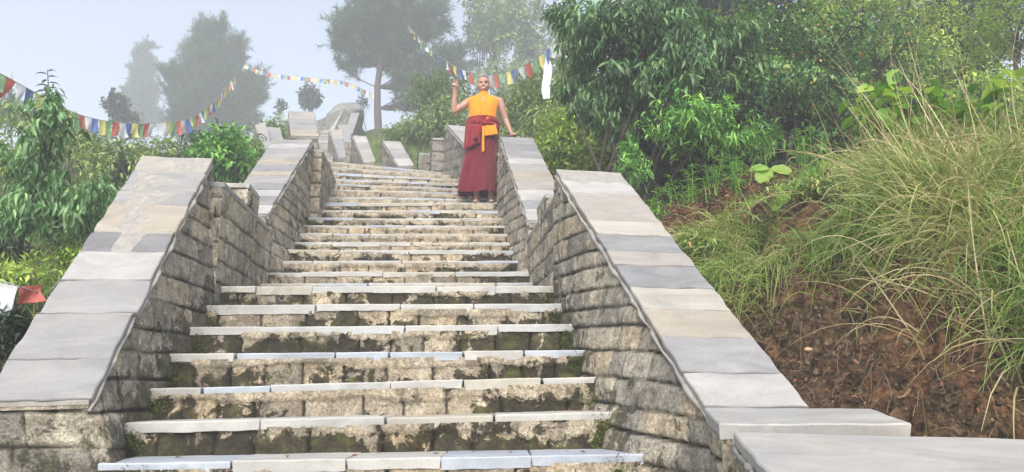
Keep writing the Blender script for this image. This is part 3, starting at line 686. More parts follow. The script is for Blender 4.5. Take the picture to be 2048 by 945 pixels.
def ell_points(rs, e, n, gap=.35, fr=1.3, shell=.45):
    """points through an ellipsoid given as (px,py,d,rx px,ry px,rdepth m) thinned by noise so gaps stay open"""
    c = P(e[0], e[1], e[2]); sc = e[2] / FPX; r = np.array([e[3] * sc, e[5], e[4] * sc])
    v = unit(rs.randn(n * 4, 3)); rad = rs.rand(n * 4) ** shell; p = c + v * rad[:, None] * r * (1 + .22 * vn(v[:, 0] * 2.2 + c[0], v[:, 1] * 2.2, v[:, 2] * 2.2 + c[2], 5))[:, None]
    q = fbm(p[:, 0] * fr, p[:, 1] * fr, p[:, 2] * fr, 91, 2)
    keep = q > np.quantile(q, gap); return p[keep][:n], c
def crown_tree(name, label, cat, base, ells, mat, kind='fold', ln=.08, wd=.03, per=9, droop=.3, trunk_r=.05, bark=None, stems=1, seed=1, group=None, gap=.35, top=None, spread=.10, limbs=14, fr=1.3, shell=.45, twig=.35, tlo=0., thi=1., lean=0):
    rs = np.random.RandomState(seed); base = np.asarray(base, float)
    root = thing(name, label, cat, base, group); bark = bark or M_BARK
    tips = []; cs = []
    for e in ells:
        p, c = ell_points(rs, e, e[6], gap, fr, shell); tips.append(p); cs.append(c)
    tips = np.concatenate(tips); cen = np.mean(cs, 0)
    # trunk(s)
    mb = MB(); nodes = []
    for s_ in range(stems):
        tgt = cs[s_ % len(cs)] + [rs.uniform(-.1, .1), rs.uniform(-.1, .1), 0] if stems > 1 else (cs[0] if top is None else np.asarray(top, float))
        b0 = base + ([rs.uniform(-.3, .3), rs.uniform(-.15, .15), -.15] if stems > 1 else [0, 0, -.15])
        k = 9; tt = np.linspace(0, 1, k)[:, None]; pts = b0 + (tgt - b0) * tt; amp = .04 * np.linalg.norm(tgt - b0)
        pts[:, 0] += amp * vn(tt[:, 0] * 3, s_ * 7.1 + seed, 0, 3) * np.sin(tt[:, 0] * 3.1); pts[:, 1] += amp * vn(tt[:, 0] * 3, s_ * 3.7 + seed, 5, 4) * np.sin(tt[:, 0] * 3.1)
        V, Fc = tube(pts, trunk_r * (1 - .75 * tt[:, 0]) * (1.25 - .25 * np.minimum(1, tt[:, 0] * 6)), 8); mb.add(V, Fc); nodes.append(pts[2:])
    nodes = np.concatenate(nodes)
    mb.build('trunk', bark, root, True)
    # limbs
    L = min(limbs, len(tips)); an = tips[rs.choice(len(tips), L, False)]; mb = MB()
    for a in an:
        nb = nodes[np.argmin(np.linalg.norm(nodes - (a - [0, 0, .25 * abs(a[2] - base[2])]), axis=1))]
        tt = np.linspace(0, 1, 6)[:, None]; mid = (nb + a) / 2 + [0, 0, -.06 * np.linalg.norm(a - nb)] + rs.randn(3) * .04 * np.linalg.norm(a - nb)
        pts = nb * (1 - tt) ** 2 + mid * 2 * tt * (1 - tt) + a * tt ** 2
        V, Fc = tube(pts, trunk_r * (.42 - .32 * tt[:, 0]), 5, False); mb.add(V, Fc)
    D = np.linalg.norm(tips[:, None] - an[None], axis=2); near = D.argmin(1)
    for i in rs.choice(len(tips), int(len(tips) * twig), False):
        a, b_ = an[near[i]], tips[i]; m_ = (a + b_) / 2 + rs.randn(3) * .03
        V, Fc = tube(np.array([a, m_, b_]), [trunk_r * .1 + .002, trunk_r * .07 + .0015, .0012], 3, False); mb.add(V, Fc)
    mb.build('branches', bark, root)
    # leaves
    out = unit(tips - cen + rs.randn(*tips.shape) * .25 * np.linalg.norm(tips - cen, axis=1).mean())
    lv = Leaves(kind); n = len(tips) * per
    idx = np.repeat(np.arange(len(tips)), per); az = rs.rand(n) * 2 * math.pi
    ax = out[idx]; r1 = unit(np.cross(ax, rs.randn(n, 3))); r2 = np.cross(ax, r1)
    rad = r1 * np.cos(az)[:, None] + r2 * np.sin(az)[:, None]
    pos = tips[idx] + (rs.rand(n)[:, None] - .6) * ax * spread * 1.5 + rs.randn(n, 3) * spread * .4
    Dd = unit(rad * .8 + ax * .55 + rs.randn(n, 3) * .25); Dd = unit(Dd + np.array([0, 0, -droop]) )
    Nn = unit(np.array([0, 0, 1.0]) + rs.randn(n, 3) * .45 + ax * .4)
    sc = rs.uniform(.45, 1.2, n); ct = np.repeat(rs.rand(len(tips)), per)
    tint = np.clip(tlo + (thi - tlo) * np.clip((.6 * ct + .4 * rs.rand(n) - .5) * 1.45 + .5, 0, 1), 0, 1)
    tint = np.where((tint > .90) & (rs.rand(n) < .7), .86, tint)
    lv.add(pos, Dd, Nn, ln * sc, wd * sc, tint)
    lv.build('foliage', LF[mat], root)
    return root
def foot(px, d, dz=0.0):
    x = P(px, 700, d)[0]
    p = P(px, 400, d); x = p[0]; return np.array([x, d, gz(x, d) + dz])

def pine_tree(label, base, crown, seed, n_b, tuft=.16, needles=26, trunk_r=.09, top=None, group=None, name='pine_tree', upward=.5, mat='pine', nwid=.006, tufts=9):
    """pine with whorled limbs carrying bottle-brush tufts of needles; crown = ellipsoids in px"""
    rs = np.random.RandomState(seed); root = thing(name, label, 'tree', base, group); base = np.asarray(base)
    top = np.asarray(top, float); k = 12; tt = np.linspace(0, 1, k); pts = base - [0, 0, .2] + (top - base) * tt[:, None]; 
    pts[:, 0] += .05 * np.linalg.norm(top - base) * .5 * vn(tt * 3, seed, 0, 2) * np.sin(tt * 3.14)
    V, Fc = tube(pts, trunk_r * (1 - .85 * tt), 9); mb = MB(); mb.add(V, Fc); mb.build('trunk', M_BARKR, root, True)
    mb = MB(); seg = []
    for e in crown:
        p, c = ell_points(rs, e, max(2, int(e[6] * n_b)), .2, 1.1, .5)
        for a in p:
            dz = max(.15, .30 * np.linalg.norm((a - pts.mean(0))[:2])); i = np.argmin(np.abs(pts[:, 2] - (a[2] - dz))); nb = pts[i]
            tq = np.linspace(0, 1, 6)[:, None]; m_ = (nb + a) / 2 - [0, 0, .12 * np.linalg.norm(a - nb)]; cur = nb * (1 - tq) ** 2 + 2 * m_ * tq * (1 - tq) + a * tq ** 2
            V, Fc = tube(cur, trunk_r * (.15 - .11 * tq[:, 0]), 4, False); mb.add(V, Fc); dd = unit(cur[-1] - cur[-2] + [0, 0, upward * .15])
            seg.append((a, dd))
            for j in range(tufts - 1):
                s0 = cur[rs.randint(3, 6)] + rs.randn(3) * .03; d2 = unit(dd + rs.randn(3) * .75 + [0, 0, upward * .6]); q = s0 + d2 * tuft * rs.uniform(.8, 2.4)
                V, Fc = tube(np.array([s0, q]), [.007, .004], 3, False); mb.add(V, Fc); seg.append((q, d2))
    mb.build('branches', M_BARKR, root)
    A = np.array([s[0] for s in seg]); Dd = np.array([s[1] for s in seg]); n = len(A) * needles
    idx = np.repeat(np.arange(len(A)), needles); ax = Dd[idx]; rnd = rs.randn(n, 3); rad = unit(rnd - ax * (rnd * ax).sum(1)[:, None])
    pos = A[idx] - ax * (rs.rand(n) * tuft * 1.6)[:, None]; d3 = unit(ax * rs.uniform(.5, 1.2, n)[:, None] + rad * .9)
    L = tuft * rs.uniform(.6, 1.1, n); S = unit(np.cross(d3, rs.randn(n, 3))) * nwid
    V = np.stack([pos - S, pos + S, pos + d3 * L[:, None]], 1).reshape(-1, 3)
    mk('foliage', V, np.arange(n * 3).reshape(-1, 3), LF[mat], root, {'tint': np.repeat(np.clip(.5 * rs.rand(len(A))[idx] + .5 * rs.rand(n), 0, 1), 3)})
    return root

def blades(bases, d0, L, w, droop, seed, seg=5, tint=None, side=None):
    """ribbons of grass: bases (n,3), initial directions, lengths, widths, droop (n)"""
    rs = np.random.RandomState(seed); n = len(bases); d0 = unit(d0); t = np.linspace(0, 1, seg + 1)
    L = np.broadcast_to(L, (n,)); w = np.broadcast_to(w, (n,)); droop = np.broadcast_to(droop, (n,))
    sw = rs.randn(n, 3) * .12; sw[:, 2] = 0
    pts = bases[:, None, :] + L[:, None, None] * (d0[:, None, :] * t[None, :, None] + sw[:, None, :] * (t ** 2)[None, :, None] + np.array([0, 0, -1.0]) * (droop[:, None] * t[None] ** 2.2)[..., None])
    view = unit(bases * 1.0)[:, None, :]; tg = np.gradient(pts, axis=1)
    a = rs.randn(n, 3); S = unit(np.cross(tg, a[:, None, :])) * (w[:, None] * np.clip(1.05 - t, .06, 1) ** .7)[..., None] * .5
    V = np.stack([pts - S, pts + S], 2).reshape(-1, 3); k = (seg + 1) * 2
    q = np.array([(2 * i, 2 * i + 1, 2 * i + 3, 2 * i + 2) for i in range(seg)]); F1 = (q[None] + (np.arange(n) * k)[:, None, None]).reshape(-1, 4)
    T = np.repeat(tint if tint is not None else rs.rand(n), k)
    return V, F1, T
class Bl:
    def __init__(s): s.V = []; s.F = []; s.T = []; s.n = 0
    def add(s, r): s.V.append(r[0]); s.F.append(r[1] + s.n); s.T.append(r[2]); s.n += len(r[0])
    def build(s, name, mat, parent=None): return mk(name, np.concatenate(s.V), np.concatenate(s.F), mat, parent, {'tint': np.concatenate(s.T)})
def tuft(bl, x, y, n, L, spread, lean, droop, w, seed, tlo=0, thi=1, r=.12, up=1.0, seg=5):
    rs = np.random.RandomState(seed); lean = (lean[0] + rs.uniform(-.35, .45), lean[1] + rs.uniform(-.25, .25)); bx = x + rs.randn(n) * r; by = y + rs.randn(n) * r; bz = ground(bx, by) - .02
    d = np.stack([rs.randn(n) * spread + lean[0], rs.randn(n) * spread + lean[1], np.full(n, up) + rs.randn(n) * .15], 1)
    bl.add(blades(np.stack([bx, by, bz], 1), d, L * rs.uniform(.45, 1.15, n), w * rs.uniform(.6, 1.3, n), droop * rs.uniform(.4, 1.3, n), seed, seg, np.clip(rs.uniform(tlo, thi) * .55 + .45 * rs.uniform(tlo, thi, n), 0, 1)))
# ---- right side trees and shrubs
RG = 'trees and shrubs on the right bank'
crown_tree('broadleaf_tree', 'tall tree with long drooping blue green leaves beside the monk side wall', 'tree', foot(1215, 8.3), 
  [(1200, 60, 8.3, 95, 95, .7, 190), (1320, 40, 8.0, 110, 90, .8, 220), (1230, 190, 8.2, 90, 80, .6, 150), (1360, 150, 7.9, 100, 80, .6, 170), (1440, 60, 8.4, 90, 80, .7, 150), (1490, 150, 8.3, 60, 60, .5, 70), (1130, 30, 8.6, 40, 40, .3, 28), (1128, 172, 8.3, 26, 22, .15, 9)],
  'droop', 'long', .13, .032, 13, .9, .026, stems=9, seed=3, group=RG, gap=.28, spread=.10, limbs=34)
crown_tree('shrub', 'bright green lance leaved shrub above the bare soil patch', 'shrub', foot(1420, 7.9),
  [(1350, 240, 7.6, 80, 55, .4, 110), (1440, 250, 7.5, 80, 50, .4, 110), (1265, 330, 7.4, 30, 60, .25, 44), (1500, 270, 7.8, 60, 50, .3, 60)],
  'bright', 'long', .11, .024, 8, .25, .02, stems=5, seed=4, group=RG, gap=.3, spread=.08, limbs=24)
crown_tree('shrub', 'dense small leaved shrub with arching branches and orange shoots right of the drooping tree', 'shrub', foot(1600, 8.6),
  [(1520, 60, 9.0, 110, 80, .8, 260), (1640, 110, 8.8, 120, 90, .8, 320), (1560, 190, 8.4, 110, 70, .6, 240), (1680, 230, 8.4, 100, 70, .6, 220), (1760, 130, 9.2, 90, 90, .8, 220), (1480, 170, 8.6, 60, 60, .5, 110)],
  'small', 'fold', .062, .034, 13, .1, .05, stems=7, seed=5, group=RG, gap=.25, spread=.11, limbs=46)
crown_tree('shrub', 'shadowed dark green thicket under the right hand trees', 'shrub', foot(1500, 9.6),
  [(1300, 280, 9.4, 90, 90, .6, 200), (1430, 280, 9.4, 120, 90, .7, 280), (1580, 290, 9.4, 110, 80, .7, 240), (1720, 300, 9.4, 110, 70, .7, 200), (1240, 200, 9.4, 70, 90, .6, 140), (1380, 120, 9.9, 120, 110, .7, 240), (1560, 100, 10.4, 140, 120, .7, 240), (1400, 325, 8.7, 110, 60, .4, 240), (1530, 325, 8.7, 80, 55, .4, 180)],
  'dark', 'fold', .10, .045, 12, .3, .04, stems=7, seed=6, group=RG, gap=.08, spread=.13, limbs=46, shell=.6)  # hollow's shade is partly put into the leaf colour
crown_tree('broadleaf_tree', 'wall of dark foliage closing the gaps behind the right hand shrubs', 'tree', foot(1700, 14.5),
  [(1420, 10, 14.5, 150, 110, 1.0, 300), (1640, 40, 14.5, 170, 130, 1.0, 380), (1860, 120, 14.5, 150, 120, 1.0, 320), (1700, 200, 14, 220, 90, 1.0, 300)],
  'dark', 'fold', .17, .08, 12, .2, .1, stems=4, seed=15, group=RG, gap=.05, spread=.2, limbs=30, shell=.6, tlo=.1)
crown_tree('broadleaf_tree', 'yellow green feathery tree rising behind the small leaved shrub', 'tree', foot(1800, 12.5),
  [(1800, 40, 12.5, 120, 100, 1.0, 340), (1700, 20, 12.5, 90, 80, .8, 180), (1840, 150, 12, 110, 80, .8, 240)],
  'yellow', 'fold', .10, .035, 11, .15, .07, stems=4, seed=7, group=RG, gap=.25, spread=.16, limbs=30)
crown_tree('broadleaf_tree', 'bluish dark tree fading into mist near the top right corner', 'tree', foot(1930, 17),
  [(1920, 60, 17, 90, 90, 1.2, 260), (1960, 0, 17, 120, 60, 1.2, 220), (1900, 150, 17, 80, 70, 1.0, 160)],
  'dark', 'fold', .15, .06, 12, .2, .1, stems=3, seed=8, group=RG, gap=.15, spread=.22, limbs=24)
crown_tree('broadleaf_tree', 'light green tree at the extreme right edge of the photo', 'tree', foot(2060, 10.5),
  [(2020, 80, 10.5, 100, 120, .8, 360), (1990, 200, 10.2, 110, 70, .7, 280), (2080, 240, 9.8, 90, 80, .6, 180)],
  'yellow', 'fold', .08, .034, 11, .2, .06, stems=4, seed=9, group=RG, gap=.22, spread=.14, limbs=30, tlo=0, thi=.8)
crown_tree('shrub', 'low yellow green bush beyond the monk side wall', 'shrub', foot(1140, 10.8),
  [(1140, 275, 10.6, 70, 55, .5, 240), (1110, 320, 10.2, 50, 50, .4, 120), (1190, 320, 10.2, 50, 50, .4, 120)],
  'yellow', 'fold', .10, .034, 11, -.1, .03, stems=4, seed=10, group=RG, gap=.12, spread=.10, limbs=20)
MG = 'misty trees behind the monk'
crown_tree('broadleaf_tree', 'tall misty broadleaf tree directly behind and above the monk', 'tree', foot(1020, 42),
  [(1050, 70, 42, 90, 95, 1.5, 420), (990, 40, 42, 70, 70, 1.2, 180), (1010, 180, 41, 110, 70, 1.2, 260), (960, 60, 43, 40, 60, .8, 60), (1090, 170, 41, 80, 80, 1.2, 240)],
  'olive', 'fold', .30, .13, 11, .2, .12, stems=3, seed=11, group=MG, gap=.22, spread=.24, limbs=40, tlo=0, thi=.8)
crown_tree('broadleaf_tree', 'dark sparse misty tree at the upper left of the monk head', 'tree', foot(965, 48),
  [(960, 70, 48, 38, 95, .8, 110), (985, 10, 48, 60, 50, .8, 100), (1000, 60, 48, 50, 60, .8, 90)],
  'dark', 'fold', .33, .15, 9, .2, .1, stems=2, seed=12, group=MG, gap=.35, spread=.25, limbs=20)
crown_tree('shrub', 'hazy green willow like thicket right of the monk', 'shrub', foot(1110, 15.5),
  [(1110, 190, 15, 85, 60, .9, 260), (1050, 235, 14.5, 70, 55, .8, 220), (1160, 200, 14, 60, 90, .8, 220), (1090, 270, 13.5, 90, 50, .7, 220)],
  'olive', 'fold', .15, .04, 12, .1, .05, stems=5, seed=13, group=MG, gap=.15, spread=.2, limbs=34, tlo=0, thi=.75)
crown_tree('shrub', 'hazy grey green bushes left of the monk raised arm', 'shrub', foot(860, 19),
  [(880, 200, 19, 70, 60, 1, 260), (850, 255, 18, 60, 40, 1, 200), (900, 240, 17, 60, 55, .8, 180), (800, 275, 18.5, 30, 25, .6, 50)],
  'olive', 'fold', .13, .05, 12, .1, .05, stems=5, seed=14, group=MG, gap=.15, spread=.2, limbs=34, tlo=0, thi=.6)
# big round leaved plants by the tall grass
BG = 'big leaved plants behind the tall grass'
for (px, py, d, rx, ry, n, lab, sd) in ((1775, 215, 5.6, 90, 60, 30, 'big round leaved plant left of the tall grass stalks', 31), (1895, 225, 5.5, 80, 60, 30, 'big round leaved plant behind the middle of the tall grass', 32), (2010, 240, 5.3, 60, 80, 26, 'big round leaved plant at the right edge behind the grass', 33)):
    crown_tree('leafy_plant', lab, 'plant', foot(px, d), [(px, py, d, rx, ry, .3, n)], 'pale', 'round', .14, .10, 4, .3, .010, stems=4, seed=sd, group=BG, gap=.05, spread=.12, limbs=8)
# sapling with three large leaves on the mound
sb = np.array([P(1556, 383, 7.0)[0], 7.0, gz(P(1556, 383, 7.0)[0], 7.0)])
rt = thing('sapling', 'young sapling with three big bright leaves on the earth mound', 'plant', sb)
j = P(1543, 342, 6.95); mb = MB()
for q in (P(1563, 383, 6.98), P(1553, 386, 7.0)): mb.add(*tube(np.array([q - [0, 0, .05], (q + j) / 2 + [.01, 0, 0], j]), [.006, .005, .004], 6))
mb.build('stem', m_simple('red brown stem', (.25, .12, .07), .6), rt, True)
lv = Leaves('round')
for (px, py, dl, w_, ti) in ((1524, 351, (-.6, -.35, -.55), .17, .75), (1556, 335, (.85, -.35, -.22), .15, .8), (1514, 338, (-.98, -.1, .02), .11, .5)):
    lv.add(P(1540, 338, 6.93)[None], np.array([dl]), np.array([[0, -.85, .6]]), .22 if w_ > .12 else .2, w_, ti)
lv.build('leaf', LF['pale'], rt)
# slender weeds on the soil patch
WG = 'slender weeds on the soil patch'
wl = ['weed with drooping narrow leaves nearest the right coping on the soil patch', 'short narrow leaved weed on the red soil beside the nearest weed', 'upright tuft of narrow leaved weed in the middle of the soil patch', 'tallest slender weed against the dark thicket', 'leafy weed clump just left of the earth mound', 'pale weed standing right of the sapling on the mound', 'long leaved weed in front of the dark thicket right of the mound', 'small weed at the top edge of the soil near the thicket']
for i, (px, d, h, n) in enumerate(((1365, 6.7, .30, 4), (1405, 6.5, .22, 4), (1440, 6.8, .34, 6), (1390, 6.9, .46, 2), (1480, 6.7, .30, 8), (1610, 7.1, .32, 4), (1640, 7.0, .5, 6), (1335, 7.2, .3, 3))):
    rs = np.random.RandomState(200 + i); p = foot(px, d); rt = thing('weed', wl[i], 'plant', p, WG); mb = MB(); lv = Leaves('long')
    for s_ in range(n):
        b0 = p + [rs.randn() * .06, rs.randn() * .06, 0]; hh = h * rs.uniform(.6, 1.1); tpz = b0 + [rs.randn() * .05, rs.randn() * .04, hh]
        mb.add(*tube(np.array([b0 - [0, 0, .05], (b0 + tpz) / 2 + [rs.randn() * .01, 0, 0], tpz]), [.003, .0025, .0015], 4, False))
        m_ = int(hh / .016); t = rs.rand(m_)[:, None] ** .7; pos = b0 + (tpz - b0) * t; az = rs.rand(m_) * 6.28
        D = np.stack([np.cos(az), np.sin(az), rs.uniform(-.3, .7, m_)], 1); lv.add(pos, D, np.tile([0, 0, 1.0], (m_, 1)) + rs.randn(m_, 3) * .2, .085 * rs.uniform(.6, 1.2, m_), .010, rs.uniform(.3, .85, m_))
    mb.build('stem', LF['green'], rt); lv.build('leaf', LF['bright'], rt)
# ground hugging leafy growth on the bank edge
for i, (px, py, d, rx, ry, n, mt, lab) in enumerate(((1300, 395, 6.4, 26, 40, 26, 'bright', 'small leafy bush squeezed against the back of the right coping'), (1400, 505, 5.2, 40, 26, 40, 'olive', 'low grey green herb hanging over the bank edge by the coping'), (1640, 470, 5.0, 60, 26, 50, 'olive', 'feathery herb patch at the foot of the bright grass tuft'), (1570, 395, 6.2, 40, 22, 34, 'olive', 'low herbs creeping down from the earth mound'), (1660, 350, 6.6, 60, 40, 60, 'bright', 'ferny green clump behind the bright grass tuft'))):
    c = P(px, py, d); b0 = np.array([c[0], d, gz(c[0], d)]); c2 = b0 + [0, 0, .08]
    crown_tree('low_herb', lab, 'plant', b0, [(px, proj(c2)[1], d, rx, ry * .8, .14, n)], mt, 'fold', .055, .016, 9, .1, .006, stems=3, seed=60 + i, group='low herbs on the bank', gap=.1, spread=.05, limbs=8)

# ---- grass on the bank
bl = Bl(); bs = Bl(); bg = Bl()
rs = np.random.RandomState(77)
for i in range(44):
    y = rs.uniform(4.0, 5.7); x = rs.uniform(2.2, 4.6) + (y - 4.2) * .15
    tuft(bl, x, y, 120, .55, .38, (-.3, -.2), .45, .009, 300 + i, rs.uniform(0, .5), 1.0, .12)
for i in range(48):                                # lip of the bank
    x = rs.uniform(1.25, 3.6); y = 4.15 + rs.uniform(-.12, .6) + max(0, (2.0 - x)) * 1.2
    tuft(bl, x, y, 110, .40, .45, (-.3, -.5), .8, .007, 400 + i, .0, 1.0, .10, .7)
for i in range(34):                                # curtain coming down at the right
    x = rs.uniform(2.35, 3.6); y = rs.uniform(3.3, 4.3)
    tuft(bl, x, y, 95, .6, .45, (-.45, -.45), .75, .010, 450 + i, .0, 1.0, .10, .6)
for i, (px, py) in enumerate(((1440, 500), (1480, 520), (1520, 540), (1400, 480), (1560, 530), (1620, 520), (1450, 470), (1680, 540), (1740, 540), (1800, 560), (1590, 545), (1500, 560), (1540, 580), (1640, 570), (1700, 585))):
    p = P(px, py, 5.0 if i < 4 else 4.5); tuft(bl, p[0], p[1] + .1, 100, .32, .5, (-.15, -.5), 1.0, .006, 430 + i, .1, 1.0, .08, .5)
for i in range(62):                                # long straw stems arching over the bank
    x = rs.uniform(2.1, 3.8); y = rs.uniform(3.6, 5.2)
    tuft(bs, x, y, 12, .95, .5, (-.55, -.35), .5, .0065, 500 + i, 0, 1, .15, .75, 7)
for i in range(20):                               # dead blades hanging on the cut face
    x = rs.uniform(1.9, 3.4); y = rs.uniform(3.3, 4.4)
    tuft(bs, x, y, 10, .42, .45, (-.2, -.5), 1.1, .005, 540 + i, 0, 1, .14, .35, 6)
for i in range(14):
    tuft(bs, rs.uniform(2.3, 3.9), rs.uniform(4.3, 5.6), 6, 1.25, .18, (-.1, 0), .15, .006, 590 + i, .2, 1, .2, 1.3, 6)
for px, d, n in ((1590, 5.6, 170), (1545, 5.8, 120), (1640, 5.4, 170), (1500, 5.7, 60)):
    p = foot(px, d); tuft(bg, p[0], p[1], n, .30, .45, (-.25, -.3), .5, .007, 600 + px, 0, .9, .13)
for i in range(44):
    x = rs.uniform(2.4, 4.4); y = rs.uniform(3.5, 5.8); tuft(bg, x, y, 34, .46, .4, (-.35, -.3), .5, .010, 640 + i, 0, .9, .13)
o = bl.build('long_grass', LF['grass']); tag(o, 'long mixed green and straw grass hanging over the earth bank', 'grass', None, 'stuff')
o = bs.build('dry_grass_stems', LF['straw']); tag(o, 'dry straw coloured stems arching over the brown bank', 'grass', None, 'stuff')
o = bg.build('fresh_grass', LF['green']); tag(o, 'bright fresh green grass on top of the bank', 'grass', None, 'stuff')
# roots, litter and stones on the cut bank
mb = MB()
for i in range(190):
    px, py = rs.uniform(1480, 2040), rs.uniform(540, 850); d = 4.6 - (py - 540) / 310 * 1.1; 
    p = P(px, py, d); x, y = p[0], p[1]; pts = []; a = rs.uniform(0, 6.28)
    for k in range(7):
        pts.append([x, y, gz(x, y) + rs.uniform(.0, .03)]); a += rs.randn() * .7; x += .018 * math.cos(a); y += .014 * math.sin(a) - .008
    mb.add(*tube(np.array(pts), rs.uniform(.0008, .0018), 4, False), tint=rs.rand())
o = mb.build('roots', m_simple('pale root', (.20, .15, .10), .8, 0, .4, 15), None); tag(o, 'thin pale roots poking out of the cut earth bank', 'roots', None, 'stuff')
# crumbs of earth scattered over the cut face
V = []; n = 5200; xs = rs.uniform(1.35, 3.3, n); ys = rs.uniform(2.9, 4.7, n); zs = ground(xs, ys)
oct_ = np.array([(1, 0, 0), (0, 1, 0), (-1, 0, 0), (0, -1, 0), (0, 0, 1), (0, 0, -1)], float); of = np.array([(0, 1, 4), (1, 2, 4), (2, 3, 4), (3, 0, 4), (1, 0, 5), (2, 1, 5), (3, 2, 5), (0, 3, 5)])
sz = .004 + .016 * rs.rand(n) ** 3.5; V = np.stack([xs, ys, zs], 1)[:, None] + oct_[None] * sz[:, None, None] * rs.uniform(.5, 1.4, (n, 6, 1))
m_crumb, nt, b = mat_new('earth crumb'); nt.links.new(ramp(nt, attr(nt, 'tint'), [(0, (.02, .013, .008)), (.7, (.075, .046, .026)), (1, (.17, .12, .075))]), b.inputs['Base Color']); b.inputs['Roughness'].default_value = .95
o = mk('earth_crumbs', V.reshape(-1, 3), (of[None] + (np.arange(n) * 6)[:, None, None]).reshape(-1, 3), m_crumb, None, {'tint': np.repeat(rs.rand(n), 6)}); tag(o, 'crumbs of loose earth on the cut bank', 'earth', None, 'stuff')
MST = m_simple('ochre stone', (.36, .25, .14), .85, 20, .35, 14)
for i, (px, py, s_, lab) in enumerate(((1560, 602, .020, 'small ochre stone high on the bank near the coping'), (1655, 612, .022, 'tan pebble in the middle of the bank face'), (1618, 700, .017, 'ochre stone below the middle of the bank'), (1705, 676, .017, 'tiny pale pebble beside a dark hole in the bank'), (1875, 775, .022, 'broken tan stone low on the bank under hanging grass'), (1980, 808, .02, 'flat pale stone near the lower right corner'), (1582, 596, .02, 'smaller stone touching the high ochre stone'))):
    d = 4.6 - (py - 540) / 310 * 1.1; p = P(px, py, d)
    # slide along the view ray to the ground
    for k in range(60):
        q = P(px, py, d); 
        if q[2] < gz(q[0], q[1]): break
        d += .03
    rock('stone', lab, P(px, py, d - .01), (s_ * 1.4, s_, s_ * .8), 40 + i, MST, 'stone', 10, 'stones in the bank')
lv = Leaves('fold'); n = 900; px = rs.uniform(1345, 1500, n); d = rs.uniform(5.6, 7.1, n); xs = np.array([P(a, 400, b_)[0] for a, b_ in zip(px, d)]); zs = ground(xs, d) + .006
az = rs.rand(n) * 6.28; D = np.stack([np.cos(az), np.sin(az), rs.randn(n) * .2], 1); lv.add(np.stack([xs, d, zs], 1), D, np.tile([0, 0, 1.], (n, 1)) + rs.randn(n, 3) * .3, .05 * rs.uniform(.5, 1.3, n), .018, rs.rand(n))
m_lit, nt, b = mat_new('dead leaf'); nt.links.new(ramp(nt, attr(nt, 'tint'), [(0, (.10, .04, .02)), (.6, (.27, .08, .045)), (1, (.38, .24, .13))]), b.inputs['Base Color']); b.inputs['Roughness'].default_value = .8
o = lv.build('leaf_litter', m_lit, None); tag(o, 'fallen red brown leaves on the soil patch', 'leaves', None, 'stuff')
lv = Leaves('fold'); n = 260; xs = rs.uniform(1.4, 3.0, n); ys = rs.uniform(3.0, 4.6, n); zs = ground(xs, ys) + .008; az = rs.rand(n) * 6.28
lv.add(np.stack([xs, ys, zs], 1), np.stack([np.cos(az), np.sin(az), rs.randn(n) * .4 - .3], 1), rs.randn(n, 3) * .5 + [0, -.5, .8], .04 * rs.uniform(.3, 1.3, n), .012, rs.rand(n))
o = lv.build('leaf_litter', m_lit, None); tag(o, 'bits of dead leaf caught on the cut bank', 'leaves', None, 'stuff')
mb = MB()
for i in range(46):
    x, y = rs.uniform(1.4, 3.0), rs.uniform(3.1, 4.6); a = rs.uniform(-1.2, 1.2); l_ = rs.uniform(.05, .28); p0 = np.array([x, y, gz(x, y) + .012]); x2, y2 = x + l_ * math.sin(a), y - l_ * .6 * math.cos(a); p1 = np.array([x2, y2, gz(x2, y2) + .018])
    mb.add(*tube(np.array([p0, (p0 + p1) / 2 + rs.randn(3) * .008, p1]), rs.uniform(.0015, .006), 5), tint=rs.rand())
o = mb.build('twigs', m_simple('weathered twig', (.17, .11, .065), .85, 30, .5, 12)); tag(o, 'broken twigs lying on the cut bank', 'twigs', None, 'stuff')
# debris and moss cushions on the steps
lv = Leaves('fold'); pos = []
for k in range(70):
    r_ = flA[rs.randint(0, len(flA) - 1)]; t = rs.rand(); q = r_[0] * (1 - t) + r_[1] * t; pos.append(q + [0, rs.uniform(.02, .25), .006])
n = len(pos); az = rs.rand(n) * 6.28; lv.add(np.array(pos), np.stack([np.cos(az), np.sin(az), rs.rand(n) * .3], 1), np.tile([0, 0, 1.], (n, 1)), .045 * rs.uniform(.4, 1.2, n), .02, rs.rand(n))
o = lv.build('dead_leaves', m_lit, None); tag(o, 'scattered dead leaves lying on the lower steps', 'leaves', None, 'stuff')
# moss cushions: short fuzz growing in the corners where wall meets step
rsm = np.random.RandomState(8); mbs = Bl()
for k in range(len(flA)):
    for sd in (0, 1):
        c0 = flA[k][sd]; 
        for j in range(5 if k < 5 else 3):
            n = 60; ce = c0 + [(.03 if sd == 0 else -.03) + rsm.uniform(-.03, .05) * (1 if sd == 0 else -1), -.01 + rsm.uniform(-.02, .02), -.05 - rsm.rand() * .10]
            bpos = ce + rsm.randn(n, 3) * [.03, .012, .03]; mbs.add(blades(bpos, rsm.randn(n, 3) * .5 + [0, -.8, .5], .018, .005, .2, k * 10 + j, 2, rsm.rand(n)))
m_moss = m_leaf('moss', (.03, .045, .01), (.07, .10, .02), (.16, .22, .03), .1, .9)
o = mbs.build('moss', m_moss); tag(o, 'green moss tufts in the corners of the lower steps', 'moss', None, 'stuff')

